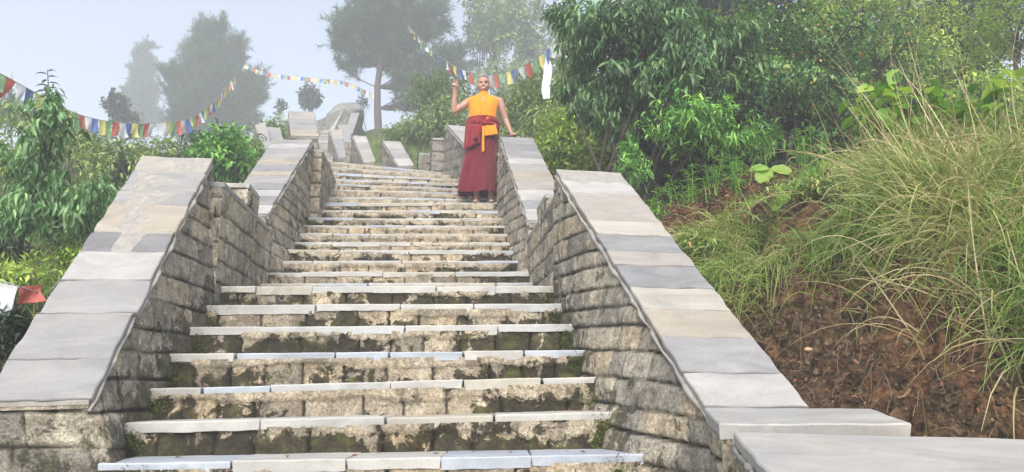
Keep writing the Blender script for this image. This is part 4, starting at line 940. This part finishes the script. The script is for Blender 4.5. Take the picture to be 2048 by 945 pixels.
# ---- left side
LG = 'undergrowth shrubs on the left slope'
crown_tree('young_tree', 'young tree with drooping leaves and a reddish top shoot at the left edge', 'tree', foot(62, 6.4),
  [(85, 330, 6.4, 90, 75, .4, 74), (60, 440, 6.3, 95, 60, .4, 84), (105, 245, 6.4, 55, 50, .3, 36), (150, 410, 6.4, 45, 75, .35, 46), (100, 205, 6.4, 30, 25, .2, 10), (185, 370, 6.4, 26, 30, .2, 10)],
  'lefttree', 'long', .115, .032, 9, 1.0, .024, seed=21, group=None, gap=.3, spread=.07, limbs=26, top=P(95, 170, 6.4))
sp = P(96, 205, 6.4); lv = Leaves('long'); 
rt = thing('tree_shoot', 'reddish leading shoot sticking up from the left young tree', 'plant', sp)
mb = MB(); mb.add(*tube(np.array([sp - [0, 0, .12], P(97, 180, 6.4), P(95, 140, 6.4)]), [.006, .005, .003], 5)); mb.build('stem', M_TWIG, rt)
rs = np.random.RandomState(3)
for k in range(11):
    q = P(96, 200 - k * 5.6, 6.4); s_ = -1 if k % 2 else 1; lv.add(q[None], np.array([[s_ * .9, rs.randn() * .3, .25]]), np.array([[0, 0, 1.0]]), .10, .026, rs.rand())
lv.build('leaf', LF['red'], rt)
for i, (px, py, d, rx, ry, n, mt, ln, lab) in enumerate((
  (450, 310, 10.2, 62, 48, 190, 'bright', .13, 'bright green leafy bush between the two left wall peaks'),
  (240, 330, 12, 80, 60, 200, 'olive', .11, 'olive bush right of the young tree'),
  (320, 400, 9.5, 80, 50, 170, 'olive', .09, 'olive undergrowth just behind the left coping'),
  (230, 430, 8.6, 60, 60, 150, 'lefttree', .09, 'green undergrowth between young tree and coping'),
  (420, 300, 14, 70, 42, 200, 'dark', .13, 'dark bush below the lowest part of the flag string'),
  (330, 330, 13, 90, 60, 240, 'olive', .11, 'hazy olive scrub below the flag string'),
  (150, 290, 13, 90, 50, 220, 'olive', .11, 'hazy scrub behind the young tree'),
  (20, 330, 12, 90, 90, 240, 'yellow', .11, 'yellowish scrub at the far left edge'),
  (480, 330, 12.0, 60, 60, 160, 'olive', .11, 'scrub directly behind the bright leafy bush'),
  (60, 230, 16, 80, 40, 140, 'olive', .13, 'misty scrub behind the top of the young tree'),
  (40, 660, 4.6, 50, 60, 90, 'dark', .06, 'dark leafy herb under the red cloth at the left edge'),
  (30, 560, 6.0, 60, 40, 70, 'yellow', .07, 'yellow green herbs at the foot of the young tree'),
  (160, 520, 6.6, 50, 36, 90, 'yellow', .07, 'bright herbs left of the left coping'),
  (120, 450, 8.4, 90, 50, 160, 'lefttree', .09, 'shady undergrowth behind the young tree trunk'),
  (20, 520, 8, 50, 40, 120, 'dark', .09, 'dark scrub low at the left edge'),
  (550, 262, 17, 50, 26, 110, 'olive', .10, 'misty low scrub behind the left wall fins'),
  (600, 262, 18, 50, 16, 50, 'olive', .10, 'misty tuft behind the upright left wall panel'),
  )):
    c = P(px, py, d); crown_tree('shrub', lab, 'shrub', foot(px, d), [(px, py, d, rx, ry, .5, n)], mt, 'fold', ln, ln * .36, 11, .15, .016, stems=3, seed=100 + i, group=LG, gap=.12, spread=ln * 1.1, limbs=14, shell=.6, tlo=0, thi=.85)
bl = Bl()
rs = np.random.RandomState(17)
for i in range(170):
    d = rs.uniform(4.6, 13); px = rs.uniform(-120, 520); x = P(px, 500, d)[0]
    if x > -2.9: continue
    tuft(bl, x, d, 34, .35, .4, (0, 0), .35, .008, 700 + i, 0, 1, .2)
for i in range(150):
    d = rs.uniform(12, 22); px = rs.uniform(700, 1150); x = P(px, 300, d)[0]
    if x < -3.4 + (d - 14) * -.25 or (x < -1.0 and d < 15): continue
    tuft(bl, x, d, 36, .5, .4, (0, 0), .3, .012, 900 + i, 0, .8, .35)
o = bl.build('meadow_grass', LF['grass']); tag(o, 'mixed grass growing on the slopes beside the stairway', 'grass', None, 'stuff')

# ---- conifers
pine_tree('big pine standing right of the far steps with its crown cut by the frame', foot(753, 40), [(775, 60, 40, 100, 95, 1.4, 1.5), (770, -60, 40, 80, 80, 1.2, 1.0), (700, 80, 40, 45, 75, .7, .45), (840, 170, 40, 50, 70, .8, .5), (900, 130, 40, 38, 50, .6, .30), (860, 40, 40, 40, 60, .7, .35)], 41, 105, .40, 28, .25, top=P(772, -120, 40), nwid=.017, tufts=12)
CG = 'misty conifers on the left'
pine_tree('broad bushy pine at the right of the left conifer group', foot(440, 50), [(430, 185, 50, 100, 85, .9, 1.6), (405, 90, 50, 26, 50, .5, .25), (470, 110, 50, 22, 45, .4, .22), (512, 185, 50, 20, 45, .4, .2), (345, 170, 50, 24, 50, .4, .22), (435, 90, 50, 26, 45, .5, .3), (490, 230, 50, 35, 80, .6, .6), (380, 230, 50, 60, 70, .7, .8)], 42, 85, .50, 26, .09, top=P(425, 60, 50), group=CG, upward=2.2, nwid=.021, tufts=11)
pine_tree('fainter tall pine top peeking over the broad bushy pine', foot(395, 56), [(398, 120, 56, 40, 65, .8, 1.0), (400, 210, 56, 70, 60, .9, 1.0)], 43, 70, .52, 24, .09, top=P(398, 45, 56), group=CG, upward=1.2, nwid=.024, tufts=10)
pine_tree('slim pale blue conifer at the left of the group', foot(285, 78), [(285, 130, 78, 18, 48, .5, .6), (280, 185, 78, 34, 40, .8, .8), (275, 240, 78, 46, 45, .9, 1.0)], 44, 90, .58, 26, .10, top=P(288, 84, 78), group=CG, upward=.8, nwid=.032, tufts=11)
pine_tree('sparse conifer tip at the upper left edge', foot(20, 30), [(15, 190, 39, 26, 40, .4, .5), (5, 230, 30, 40, 40, .4, .5)], 45, 30, .22, 24, .05, top=P(25, 135, 30), group=CG, nwid=.01, upward=1.0)
DG = 'small distant trees on the skyline'
crown_tree('broadleaf_tree', 'dark rounded small tree left of the slim conifer', 'tree', foot(235, 36), [(232, 210, 36, 26, 28, .5, 90), (250, 235, 36, 30, 20, .5, 50)], 'dark', 'fold', .22, .11, 10, .1, .05, seed=51, group=DG, gap=.2, spread=.16, limbs=12)
crown_tree('broadleaf_tree', 'little round misty tree left of the rock outcrop', 'tree', foot(620, 44), [(620, 196, 44, 25, 26, .6, 130)], 'dark', 'fold', .24, .12, 11, .1, .06, seed=52, group=DG, gap=.1, spread=.18, limbs=12)
crown_tree('broadleaf_tree', 'tiny thin misty tree between the pines and the round tree', 'tree', foot(560, 42), [(560, 214, 42, 12, 18, .3, 22)], 'dark', 'fold', .22, .11, 9, .1, .03, seed=53, group=DG, gap=.2, spread=.15, limbs=8)
crown_tree('shrub', 'small misty bush right of the rock outcrop', 'shrub', foot(728, 34), [(728, 205, 34, 12, 16, .3, 22)], 'dark', 'fold', .14, .06, 9, .1, .03, seed=54, group=DG, gap=.2, spread=.15, limbs=8)
# ================================================================== prayer flags
def m_cloth(name, c, trans=.35):
    m, nt, b = mat_new(name); n1 = noise(nt, 30, 3, .6); pr = noise(nt, 75, 2, .5, 0, stretch=(1, 1, 2.2)); c = mixc(nt, math_(nt, 'MULTIPLY', ramp(nt, pr, [(.5, (0, 0, 0)), (.56, (1, 1, 1))]), .28), c, tuple(x * .45 for x in c)); base = mixc(nt, .3, c, ramp(nt, n1, [(.35, (.75, .75, .75)), (.65, (1.15, 1.15, 1.15))]), 'MULTIPLY')
    nt.links.new(base, b.inputs['Base Color']); b.inputs['Roughness'].default_value = .85; b.inputs['Specular IOR Level'].default_value = .1
    tr = nt.nodes.new('ShaderNodeBsdfTranslucent'); nt.links.new(base, tr.inputs[0]); mx = nt.nodes.new('ShaderNodeMixShader'); mx.inputs[0].default_value = trans
    nt.links.new(b.outputs[0], mx.inputs[1]); nt.links.new(tr.outputs[0], mx.inputs[2]); nt.links.new(mx.outputs[0], nt.nodes['Material Output'].inputs['Surface']); return m
FC = {'b': m_cloth('blue flag cloth', (.22, .30, .64)), 'w': m_cloth('white flag cloth', (.78, .80, .84)), 'r': m_cloth('red flag cloth', (.74, .24, .20)), 'g': m_cloth('green flag cloth', (.33, .56, .30)), 'y': m_cloth('yellow flag cloth', (.84, .78, .34))}
M_CORD = m_simple('cord', (.3, .3, .28), .9)
def curve_pts(pts, n):
    pts = np.array(pts); k = len(pts); s = np.linspace(0, k - 1, n); out = []
    for v in s:
        i = min(int(v), k - 2); t = v - i; p0 = pts[max(i - 1, 0)]; p1 = pts[i]; p2 = pts[i + 1]; p3 = pts[min(i + 2, k - 1)]
        out.append(.5 * (2 * p1 + (p2 - p0) * t + (2 * p0 - 5 * p1 + 4 * p2 - p3) * t * t + (3 * p1 - p0 - 3 * p2 + p3) * t ** 3))
    return np.array(out)
def flag_mesh(a, b_, down, h, rs, amp=.02, nu=5, nv=6, th=.002):
    u = np.linspace(0, 1, nu); v = np.linspace(0, 1, nv); A, B = np.meshgrid(u, v, indexing='ij'); ph = rs.rand() * 6
    e = b_ - a; n = np.cross(e, down); n /= np.linalg.norm(n)
    T = a + e * A[..., None] + (down * h) * B[..., None] * (1 + .08 * rs.randn() * A[..., None]) + n * (amp * B * np.sin(A * 4 + ph + B * 3))[..., None] - e * ((rs.uniform(.0, .35) * B * (A - .5)) )[..., None]
    T = T + e * (.10 * np.sin(B * 3 + ph))[..., None] * B[..., None]
    V = np.concatenate([T.reshape(-1, 3), (T + n * th).reshape(-1, 3)]); F1 = [tuple(f) for f in gridF(nu, nv)] + [tuple(f) for f in gridF(nu, nv, nu * nv, True)]
    return V, F1
def flags(label, pts, wf, hf, order, seed, swing=(0, 0), big=None, gapf=1.02, amp=.02, group='strings of prayer flags', skip=None):
    rs = np.random.RandomState(seed); C = curve_pts([P(*p) for p in pts], 240); L = np.concatenate([[0], np.cumsum(np.linalg.norm(np.diff(C, axis=0), axis=1))])
    root = thing('prayer_flag_string', label, 'prayer flags', C[len(C) // 2], group)
    V, F1 = tube(C[::3], .0035, 4); mk('cord', V, F1, M_CORD, root)
    at = lambda s: np.array([np.interp(s, L, C[:, k]) for k in range(3)])
    s = .02; i = 0
    while s < L[-1] - .03:
        t = s / L[-1]; w, h = wf(t), hf(t)
        if big is not None and i == big: w *= 1.9; col = 'w'
        else: col = order[i % len(order)]
        a, b_ = at(s), at(min(s + w, L[-1])); dn = np.array([swing[0] + rs.randn() * .12, swing[1] + rs.randn() * .2, -1.0]); dn /= np.linalg.norm(dn)
        if not (skip and skip(t)):
            V, F1 = flag_mesh(a, b_, dn, h * rs.uniform(.9, 1.08), rs, amp); mk('flag', V, F1, FC[col], root)
        s += w * gapf; i += 1
    return root
flags('long string of prayer flags sagging from the young tree to the broad pine', [(-22, 136, 7.8), (15, 155, 8.0), (90, 196, 8.7), (160, 230, 9.6), (240, 246, 10.4), (320, 246, 11.2), (385, 235, 12.0), (432, 200, 13), (470, 152, 14)],
      lambda t: .17 - .045 * min(1, t * 2.2), lambda t: .26 - .10 * t, 'grwby', 1, (.05, 0), big=23)
flags('faint distant prayer flags between the left pines and the big pine', [(488, 130, 28), (540, 147, 27), (620, 156, 26), (690, 164, 25), (748, 190, 24)], lambda t: .17, lambda t: .16, 'ywbgrw', 2, (.05, 0), amp=.02)
flags('string of prayer flags above the monk head rising to the right tree', [(815, 50, 15), (860, 98, 13.8), (905, 130, 12.5), (950, 148, 12), (990, 150, 11.5), (1040, 135, 11), (1080, 112, 10.6), (1106, 88, 10.3), (1122, 62, 10.1), (1130, 25, 9.9)], lambda t: .095 + .02 * t, lambda t: .17 + .05 * t, 'wrgybwrgyb', 3, (.22, 0), amp=.025, gapf=1.5, skip=lambda t: t < .42 and int(t * 60) % 3 != 0)
# white scarf
M_SC = m_simple('white scarf silk', (.8, .81, .83), .6, 0, .06)
rs = np.random.RandomState(9); V = []; n = 18; m_ = 10; a = P(1091, 104, 10.55); b_ = P(1096, 198, 10.55)
for i in range(n):
    t = i / (n - 1); c = lerp(a, b_, t) + [.02 * math.sin(t * 5), 0, 0]; w = .018 + .045 * sm((t - .05) / .3) * (1 - .4 * sm((t - .85) / .15)); th = np.arange(m_) * 2 * math.pi / m_
    V.append(c + np.stack([w * np.cos(th) * (1 + .2 * np.sin(3 * th + t * 6)), .018 * np.sin(th) * (1 + .4 * np.sin(2 * th + t * 9)), .006 * np.sin(3 * th)], 1))
V = np.concatenate(V); F1 = [(i * m_ + k, i * m_ + (k + 1) % m_, (i + 1) * m_ + (k + 1) % m_, (i + 1) * m_ + k) for i in range(n - 1) for k in range(m_)] + [tuple(range(m_)), tuple((n - 1) * m_ + k for k in range(m_))[::-1]]
tag(mk('scarf', V, F1, M_SC, None, None, True), 'long white scarf hanging from the flag string right of the monk', 'scarf')
# low cloths at the left edge
rt = thing('prayer_flag_string', 'white cloth and red cloth on a low cord at the left edge', 'prayer flags', P(20, 580, 4.4), 'strings of prayer flags')
V, F1 = tube(curve_pts([P(-80, 552, 4.3), P(0, 562, 4.35), P(40, 574, 4.4), P(90, 586, 4.6), P(120, 560, 4.9)], 20), .003, 4); mk('cord', V, F1, M_CORD, rt)
rs = np.random.RandomState(4)
V, F1 = flag_mesh(P(-50, 555, 4.34), P(37, 574, 4.4), np.array([-.12, 0, -1.0]), .165, rs, .012, 8, 8); mk('flag', V, F1, FC['w'], rt)['label'] = 'white cloth with a plain border'
V, F1 = flag_mesh(P(38, 574, 4.4), P(84, 570, 4.55), np.array([.1, 0, -1.0]), .10, rs, .03, 8, 6); mk('flag', V, F1, FC['r'], rt)['label'] = 'crumpled red cloth'

# ================================================================== the monk
MD = 9.86
def M(px, py, dy=0.0): return P(px, py, MD + dy)
def M_skin():
    m, nt, b = mat_new('skin'); n1 = noise(nt, 12, 3, .5); nt.links.new(ramp(nt, n1, [(.3, (.35, .19, .135)), (.7, (.44, .255, .19))]), b.inputs['Base Color'])
    b.inputs['Roughness'].default_value = .5; b.inputs['Subsurface Weight'].default_value = .08; b.inputs['Subsurface Radius'].default_value = (.03, .012, .008); return m
M_SK = M_skin()
def ball(c, r, n=12, rot=None):
    th, ph = np.meshgrid(np.linspace(0, math.pi, n), np.linspace(0, 2 * math.pi, n * 2 + 1)[:-1], indexing='ij')
    d = np.stack([np.sin(th) * np.cos(ph), np.sin(th) * np.sin(ph), np.cos(th)], -1) * np.asarray(r, float)
    if rot is not None: d = d @ np.array(rot.to_3x3()).T
    V = (d + np.asarray(c)).reshape(-1, 3); m_ = n * 2
    V2 = [V[0]] + list(V[m_:(n - 1) * m_]) + [V[-1]]; F1 = []
    idx = lambda i, j: 1 + (i - 1) * m_ + j % m_
    for j in range(m_): F1.append((0, idx(1, j), idx(1, j + 1)))
    for i in range(1, n - 2):
        for j in range(m_): F1.append((idx(i, j), idx(i + 1, j), idx(i + 1, j + 1), idx(i, j + 1)))
    for j in range(m_): F1.append((idx(n - 2, j), len(V2) - 1, idx(n - 2, j + 1)))
    return np.array(V2), F1
class Clay:
    """overlapping solids fused into one continuous skin by a voxel remesh"""
    def __init__(s): s.V = []; s.F = []; s.n = 0
    def put(s, vf): s.V.append(vf[0]); s.F += [tuple(i + s.n for i in f) for f in vf[1]]; s.n += len(vf[0])
    def ball(s, c, r, rot=None): s.put(ball(c, r if hasattr(r, '__len__') else (r, r, r), 12, rot))
    def limb(s, pts, rad, n=8):
        C = curve_pts(pts, n * (len(pts) - 1) + 1) if len(pts) > 2 else np.array([lerp(np.asarray(pts[0]), np.asarray(pts[1]), t) for t in np.linspace(0, 1, n)])
        rr = np.interp(np.linspace(0, 1, len(C)), np.linspace(0, 1, len(rad)), rad)
        s.put(tube(C, rr, 14)); s.ball(C[0], rr[0]); s.ball(C[-1], rr[-1])
    def build(s, name, vox, mat, parent, smooth_it=2, disp=None):
        me = bpy.data.meshes.new('tmp'); me.from_pydata([tuple(v) for v in np.concatenate(s.V)], [], s.F); me.update()
        o = bpy.data.objects.new('tmp', me); COL.objects.link(o)
        md = o.modifiers.new('r', 'REMESH'); md.mode = 'VOXEL'; md.voxel_size = vox
        if smooth_it: ms = o.modifiers.new('s', 'SMOOTH'); ms.iterations = smooth_it; ms.factor = .5
        dg = bpy.context.evaluated_depsgraph_get(); ev = o.evaluated_get(dg); m2 = bpy.data.meshes.new_from_object(ev)
        V = np.empty(len(m2.vertices) * 3, np.float32); m2.vertices.foreach_get('co', V); V = V.reshape(-1, 3).astype(float)
        if disp is not None:
            N = np.empty(len(m2.vertices) * 3, np.float32); m2.vertices.foreach_get('normal', N); V = V + N.reshape(-1, 3) * disp(V)[:, None]
        F1 = [tuple(p.vertices) for p in m2.polygons]; bpy.data.objects.remove(o)
        return mk(name, V, F1, mat, parent, None, True)
fz = (flB[-1][0][2] + flB[-1][1][2]) / 2
feet = M(965, 402); feet[2] = fz
monk = thing('person', 'smiling person in orange sleeveless shirt and maroon robe standing with one hand raised', 'person', feet)
class Head:
    """head centre; offsets added to it follow the head's forward tilt"""
    def __init__(s, c, a): s.c = c; s.r = np.array(Matrix.Rotation(a, 3, 'X'))
    def __add__(s, o): return s.c + np.asarray(o, float) @ s.r.T
HC = Head(M(967, 167.5), R(11))
c = Clay()
c.ball(HC + [0, .012, .022], (.084, .096, .088)); c.ball(HC + [0, -.012, -.045], (.077, .078, .082)); c.ball(HC + [0, -.038, -.098], (.036, .036, .026))
c.ball(HC + [0, .01, -.01], (.081, .088, .085))
for s_ in (-1, 1):
    c.ball(HC + [s_ * .087, .012, -.022], (.010, .021, .034)); c.ball(HC + [s_ * .043, -.070, -.042], (.027, .020, .021)); c.ball(HC + [s_ * .03, -.078, .016], (.024, .010, .006))
    c.ball(HC + [s_ * .012, -.090, -.040], (.010, .014, .009))
c.limb([HC + [0, -.083, -.002], HC + [0, -.103, -.036]], [.009, .014]); 
c.ball(HC + [0, -.086, -.064], (.030, .012, .006)); c.ball(HC + [0, -.082, -.086], (.027, .012, .007))
NB = M(967, 199, .02)
c.limb([HC + [0, .01, -.06], NB + [0, 0, 0]], [.056, .062]); c.ball(NB + [0, .01, -.06], (.14, .066, .06))
# torso core inside the clothes
c.limb([M(967, 210, .02), M(966, 250, .02)], [.13, .14]); c.limb([M(966, 250, .02), M(960, 300, .02)], [.13, .13])
# right arm (screen left), raised
SL, EL, WL = M(936, 205, 0), M(909, 222, -.04), M(909.5, 190, -.10)
c.limb([M(944, 203, .01), SL, lerp(SL, EL, .55) + [0, 0, -.006], EL], [.062, .057, .050, .042])
c.limb([EL, lerp(EL, WL, .35) + [-.006, 0, 0], WL], [.043, .042, .027])
up = unit((WL - EL)[None])[0]; pl = M(910, 176, -.12)
rotu = Matrix.Rotation(0, 4, 'Z')
c.limb([WL, pl], [.026, .030]); c.ball(lerp(WL, pl, .55), (.036, .016, .040)); c.ball(pl, (.041, .016, .036)); c.ball(pl + [0, 0, .012], (.040, .014, .030))
for ox, ex, ez, L, r in ((.018, .012, 1, .088, .0095), (.000, -.010, 1, .094, .0098)):   # index and middle upright
    b0 = pl + [ox, -.002, .028]; c.limb([b0, b0 + [ex * .5, -.004, L * .5], b0 + [ex, -.002, L]], [r * 1.05, r, r * .82], 5)
for ox, L in ((-.018, .040), (-.033, .034)):        # ring and little finger folded towards the thumb
    b0 = pl + [ox, -.002, .024]; c.limb([b0, b0 + [-.004, -.026, .026], b0 + [.004, -.040, .006], b0 + [.012, -.032, -.012]], [.0095, .009, .0085, .0075], 4)
c.limb([pl + [.030, -.004, -.020], pl + [.026, -.032, .006], pl + [.002, -.044, .020]], [.013, .0115, .009], 5)
# left arm (screen right) down to the coping
SR, ER, WR = M(999, 205, 0), M(1011, 240, .03), M(1022, 266, -.02)
c.limb([M(990, 203, .01), SR, lerp(SR, ER, .5) + [.006, 0, 0], ER], [.062, .057, .049, .041]); c.limb([ER, lerp(ER, WR, .35), WR], [.042, .039, .026])
hp = M(1027, 272.5, -.05); c.ball(lerp(WR, hp, .5), (.034, .034, .018)); c.ball(hp, (.038, .040, .015)); c.limb([WR, hp], [.025, .018])
for k, (ox, L) in enumerate(((-.026, .062), (-.009, .075), (.009, .078), (.026, .068))):
    b0 = hp + [ox, -.030, .0]; c.limb([b0, b0 + [.004, -L * .5, .006], b0 + [.006, -L * .92, -.012]], [.010, .0092, .0078], 4)
c.limb([hp + [-.030, .0, -.002], hp + [-.052, -.020, -.006], hp + [-.060, -.045, -.010]], [.013, .011, .009], 4)
# lower legs and feet
for px in (953, 982):
    k = M(px, 330, .02); a_ = M(px, 394, .0); a_[2] = fz + .07; c.limb([k, a_], [.06, .036]); c.limb([a_ + [0, .01, -.03], a_ + [(px - 967) * .0007, -.13, -.045]], [.036, .028])
body = c.build('body', .0052, M_SK, monk, 3)
for px in (953, 982):
    a_ = M(px, 394, 0); a_[2] = fz; k = Clay(); k.ball(a_ + [(px - 967) * .0004, -.055, .012], (.052, .132, .014)); k.ball(a_ + [(px - 967) * .0004, -.055, .008], (.05, .128, .012)); k.limb([a_ + [-.045, -.07, .02], a_ + [0, -.08, .065], a_ + [.045, -.07, .02]], [.012, .014, .012]); k.limb([a_ + [-.044, .02, .02], a_ + [0, -.03, .085], a_ + [.044, .02, .02]], [.010, .012, .010])
    k.build('sandal', .008, m_simple('brown sandal', (.14, .10, .075), .7), monk, 1)
# hair: close cropped cap following the skull
th, ph = np.meshgrid(np.linspace(0, 1, 14), np.linspace(0, 2 * math.pi, 33), indexing='ij')
front = .5 + .5 * (-np.sin(ph)); lim = lerp(1.75, .92, front ** 1.3); side_ = np.abs(np.cos(ph)) ** 6; lim = lim + .28 * side_ * (1 - 0)
t_ = th * lim; Vh = HC + (np.array([0, .012, .022]) + np.stack([np.sin(t_) * np.cos(ph) * .0835, np.sin(t_) * np.sin(ph) * .0972, np.cos(t_) * .0895], -1))
mk('hair', Vh.reshape(-1, 3), gridF(14, 33), m_simple('cropped grey hair', (.13, .11, .10), .9, 400, .4, 200), monk, None, True)
MK = m_simple('dark eye', (.02, .015, .012), .3); MW = m_simple('teeth', (.82, .8, .74), .3, 0, .05)
for s_ in (-1, 1):
    mk('eye', *ball(HC + [s_ * .030, -.0805, -.006], (.011, .005, .0032), 8), MK, monk, None, True)
    mk('eyebrow', *ball(HC + [s_ * .031, -.089, .017], (.017, .003, .0022), 8), MK, monk, None, True)
mk('teeth', *ball(HC + [0, -.093, -.0745], (.0235, .006, .0058), 8), MW, monk, None, True)
mk('lips', *ball(HC + [0, -.0895, -.0755], (.029, .006, .0105), 8), m_simple('lips', (.34, .12, .10), .4, 0, .05), monk, None, True)
def loft(rings, n, fold, mat, name, parent, sub=5, cap=False):
    R_ = []; rr = curve_pts(np.array([[*M(px, py, dy), rx, ry, f] for px, py, dy, rx, ry, f in rings])[:, :], sub * (len(rings) - 1) + 1)
    th = np.arange(n) * 2 * math.pi / n; m_ = len(rr)
    for i, q in enumerate(rr):
        f = fold(th, i / (m_ - 1)) * q[5]
        R_.append(np.stack([q[0] + (q[3] * np.sign(np.cos(th)) * np.abs(np.cos(th)) ** .85) * (1 + f), q[1] + (q[4] * np.sin(th)) * (1 + f * 1.6), q[2] + 0 * th + .004 * np.sin(3 * th + i)], 1))
    V = np.concatenate(R_); F1 = [(i * n + k, i * n + (k + 1) % n, (i + 1) * n + (k + 1) % n, (i + 1) * n + k) for i in range(m_ - 1) for k in range(n)]
    if cap: F1 += [tuple((m_ - 1) * n + k for k in range(n))]
    return mk(name, V, F1, mat, parent, None, True)
def m_fabric(name, c, spread=.12):
    m, nt, b = mat_new(name); n1 = noise(nt, 5, 4, .6); nt.links.new(ramp(nt, n1, [(.3, tuple(x * (1 - spread) for x in c)), (.7, tuple(x * (1 + spread) for x in c))]), b.inputs['Base Color']); b.inputs['Roughness'].default_value = .85
    b.inputs['Specular IOR Level'].default_value = .2; b.inputs['Sheen Weight'].default_value = .15; bump(nt, b, noise(nt, 16, 4, .6, .6, stretch=(1, 1, .4)), 1.0, .03); return m
M_OR = m_fabric('orange cotton', (.74, .25, .012)); M_MA = m_fabric('maroon wool', (.125, .006, .018)); M_RE = m_fabric('red maroon cloth', (.19, .010, .018))
shf = lambda th, t: .9 * vn(np.cos(th) * 2.2, np.sin(th) * 2.2, t * 3.0, 3) + .6 * vn(np.cos(th) * 6, np.sin(th) * 6, t * 4, 4)
loft([(967, 186, .015, .066, .064, 0), (967, 191.5, .02, .076, .072, .02), (967, 194.5, .02, .135, .080, .02), (966.5, 198, .015, .210, .096, .03), (966.5, 204, .01, .232, .114, .05), (967, 213, .005, .208, .128, .07), (966.5, 226, 0, .190, .132, .09), (966, 240, 0, .190, .135, .10), (966, 254, 0, .205, .14, .10)], 56, shf, M_OR, 'shirt', monk)
# placket and chest pocket
def patch(name, cs, mat, bulge=.02, fold=.006, th=.006, nu=9, nv=12, seed=1, folds=3):
    a, b_, c_, d_ = [np.asarray(q) for q in cs]; u = np.linspace(0, 1, nu); v = np.linspace(0, 1, nv); A, B = np.meshgrid(u, v, indexing='ij'); A = A[..., None]; B = B[..., None]
    T = (a * (1 - A) + b_ * A) * (1 - B) + (d_ * (1 - A) + c_ * A) * B; off = bulge * np.sin(A * math.pi) + fold * np.sin(A * math.pi * 2 * folds + B * 2 + seed) * (.3 + B)
    T = T + np.array([0, -1.0, 0]) * off; T2 = T + [0, th, 0]; V = np.concatenate([T.reshape(-1, 3), T2.reshape(-1, 3)]); k = nu * nv
    ring = [i * nv for i in range(nu)] + [(nu - 1) * nv + j for j in range(1, nv)] + [i * nv + nv - 1 for i in range(nu - 2, -1, -1)] + [j for j in range(nv - 2, 0, -1)]
    F1 = [tuple(f) for f in gridF(nu, nv)] + [tuple(f) for f in gridF(nu, nv, k, True)] + [(ring[(i + 1) % len(ring)], ring[i], ring[i] + k, ring[(i + 1) % len(ring)] + k) for i in range(len(ring))]
    return mk(name, V, F1, mat, monk, None, True)
skf = lambda th, t: (.35 + .65 * t) * (.55 * np.sin(th * 5 + 1.5 * np.sin(t * 2)) + .35 * np.sin(th * 11 + t * 2 + 1) + .3 * vn(np.cos(th) * 3, np.sin(th) * 3, t * 1.2, 8))
loft([(966, 246, 0, .190, .135, .02), (966, 256, 0, .208, .145, .03), (965, 275, 0, .212, .15, .05), (962, 305, 0, .222, .155, .07), (959, 340, 0, .25, .175, .13), (956.5, 372, 0, .272, .19, .16), (956, 389, 0, .272, .19, .17)], 88, skf, M_MA, 'robe', monk, 7)
# jacket tied round the waist by its sleeves
wb = lambda th, t: .6 * np.sin(th * 7 + 3 * t) + .8 * vn(np.cos(th) * 4, np.sin(th) * 4, t * 2.5, 12)
loft([(966, 238, 0, .198, .142, .02), (966, 241, 0, .206, .150, .08), (965, 246, 0, .212, .158, .10), (965, 251, 0, .213, .158, .10), (966, 256, 0, .212, .155, .04)], 64, wb, M_RE, 'tied_jacket', monk, 4)
k = Clay(); k.ball(M(969, 247, -.165), (.045, .035, .030)); k.limb([M(969, 246, -.17), M(982, 240, -.14), M(995, 245, -.08)], [.026, .040, .032]); k.limb([M(969, 247, -.17), M(984, 249, -.14), M(997, 255, -.08)], [.022, .032, .024]); k.limb([M(969, 246, -.17), M(952, 243, -.15), M(936, 250, -.09)], [.026, .036, .034])
kn = k.build('jacket_sleeves', .009, M_RE, monk, 2, lambda V: .012 * vn(V[:, 0] * 22, V[:, 1] * 22, V[:, 2] * 30, 5))
patch('jacket_flap', (M(931, 250, -.13), M(962, 248, -.175), M(960, 286, -.20), M(927, 300, -.15)), M_RE, .02, .016, .012, 15, 16, 2, 3)
patch('jacket_flap', (M(940, 252, -.17), M(967, 249, -.19), M(957, 276, -.225), M(946, 281, -.205)), M_RE, .02, .010, .010, 11, 12, 4, 2)
patch('shirt_tail', (M(967, 251, -.165), M(991, 249, -.150), M(997, 269, -.16), M(968, 273, -.185)), M_OR, .012, .006, .006, 11, 9, 3, 2)
patch('sash_end', (M(964, 253, -.20), M(968.5, 253, -.205), M(969, 304, -.225), M(963.5, 305, -.225)), M_OR, .006, .004, .006, 6, 14, 5, 1)
HAZE = .0088
# ================================================================== haze: a box of even air round everything
hz = [(-99, -34, -16.5), (99, 114, 34)]
hv = [(hz[i][0], hz[j][1], hz[k][2]) for i in (0, 1) for j in (0, 1) for k in (0, 1)]
mh, nt, b = mat_new('mist'); nt.nodes.remove(b)
pv = nt.nodes.new('ShaderNodeVolumePrincipled'); pv.inputs['Color'].default_value = (.93, .96, 1.0, 1); pv.inputs['Density'].default_value = HAZE; pv.inputs['Anisotropy'].default_value = .2
nt.links.new(pv.outputs[0], nt.nodes['Material Output'].inputs['Volume'])
zo = mk('haze', np.array(hv, float), [(0, 1, 3, 2), (4, 6, 7, 5), (0, 4, 5, 1), (2, 3, 7, 6), (0, 2, 6, 4), (1, 5, 7, 3)], mh)
zo['kind'] = 'stuff'
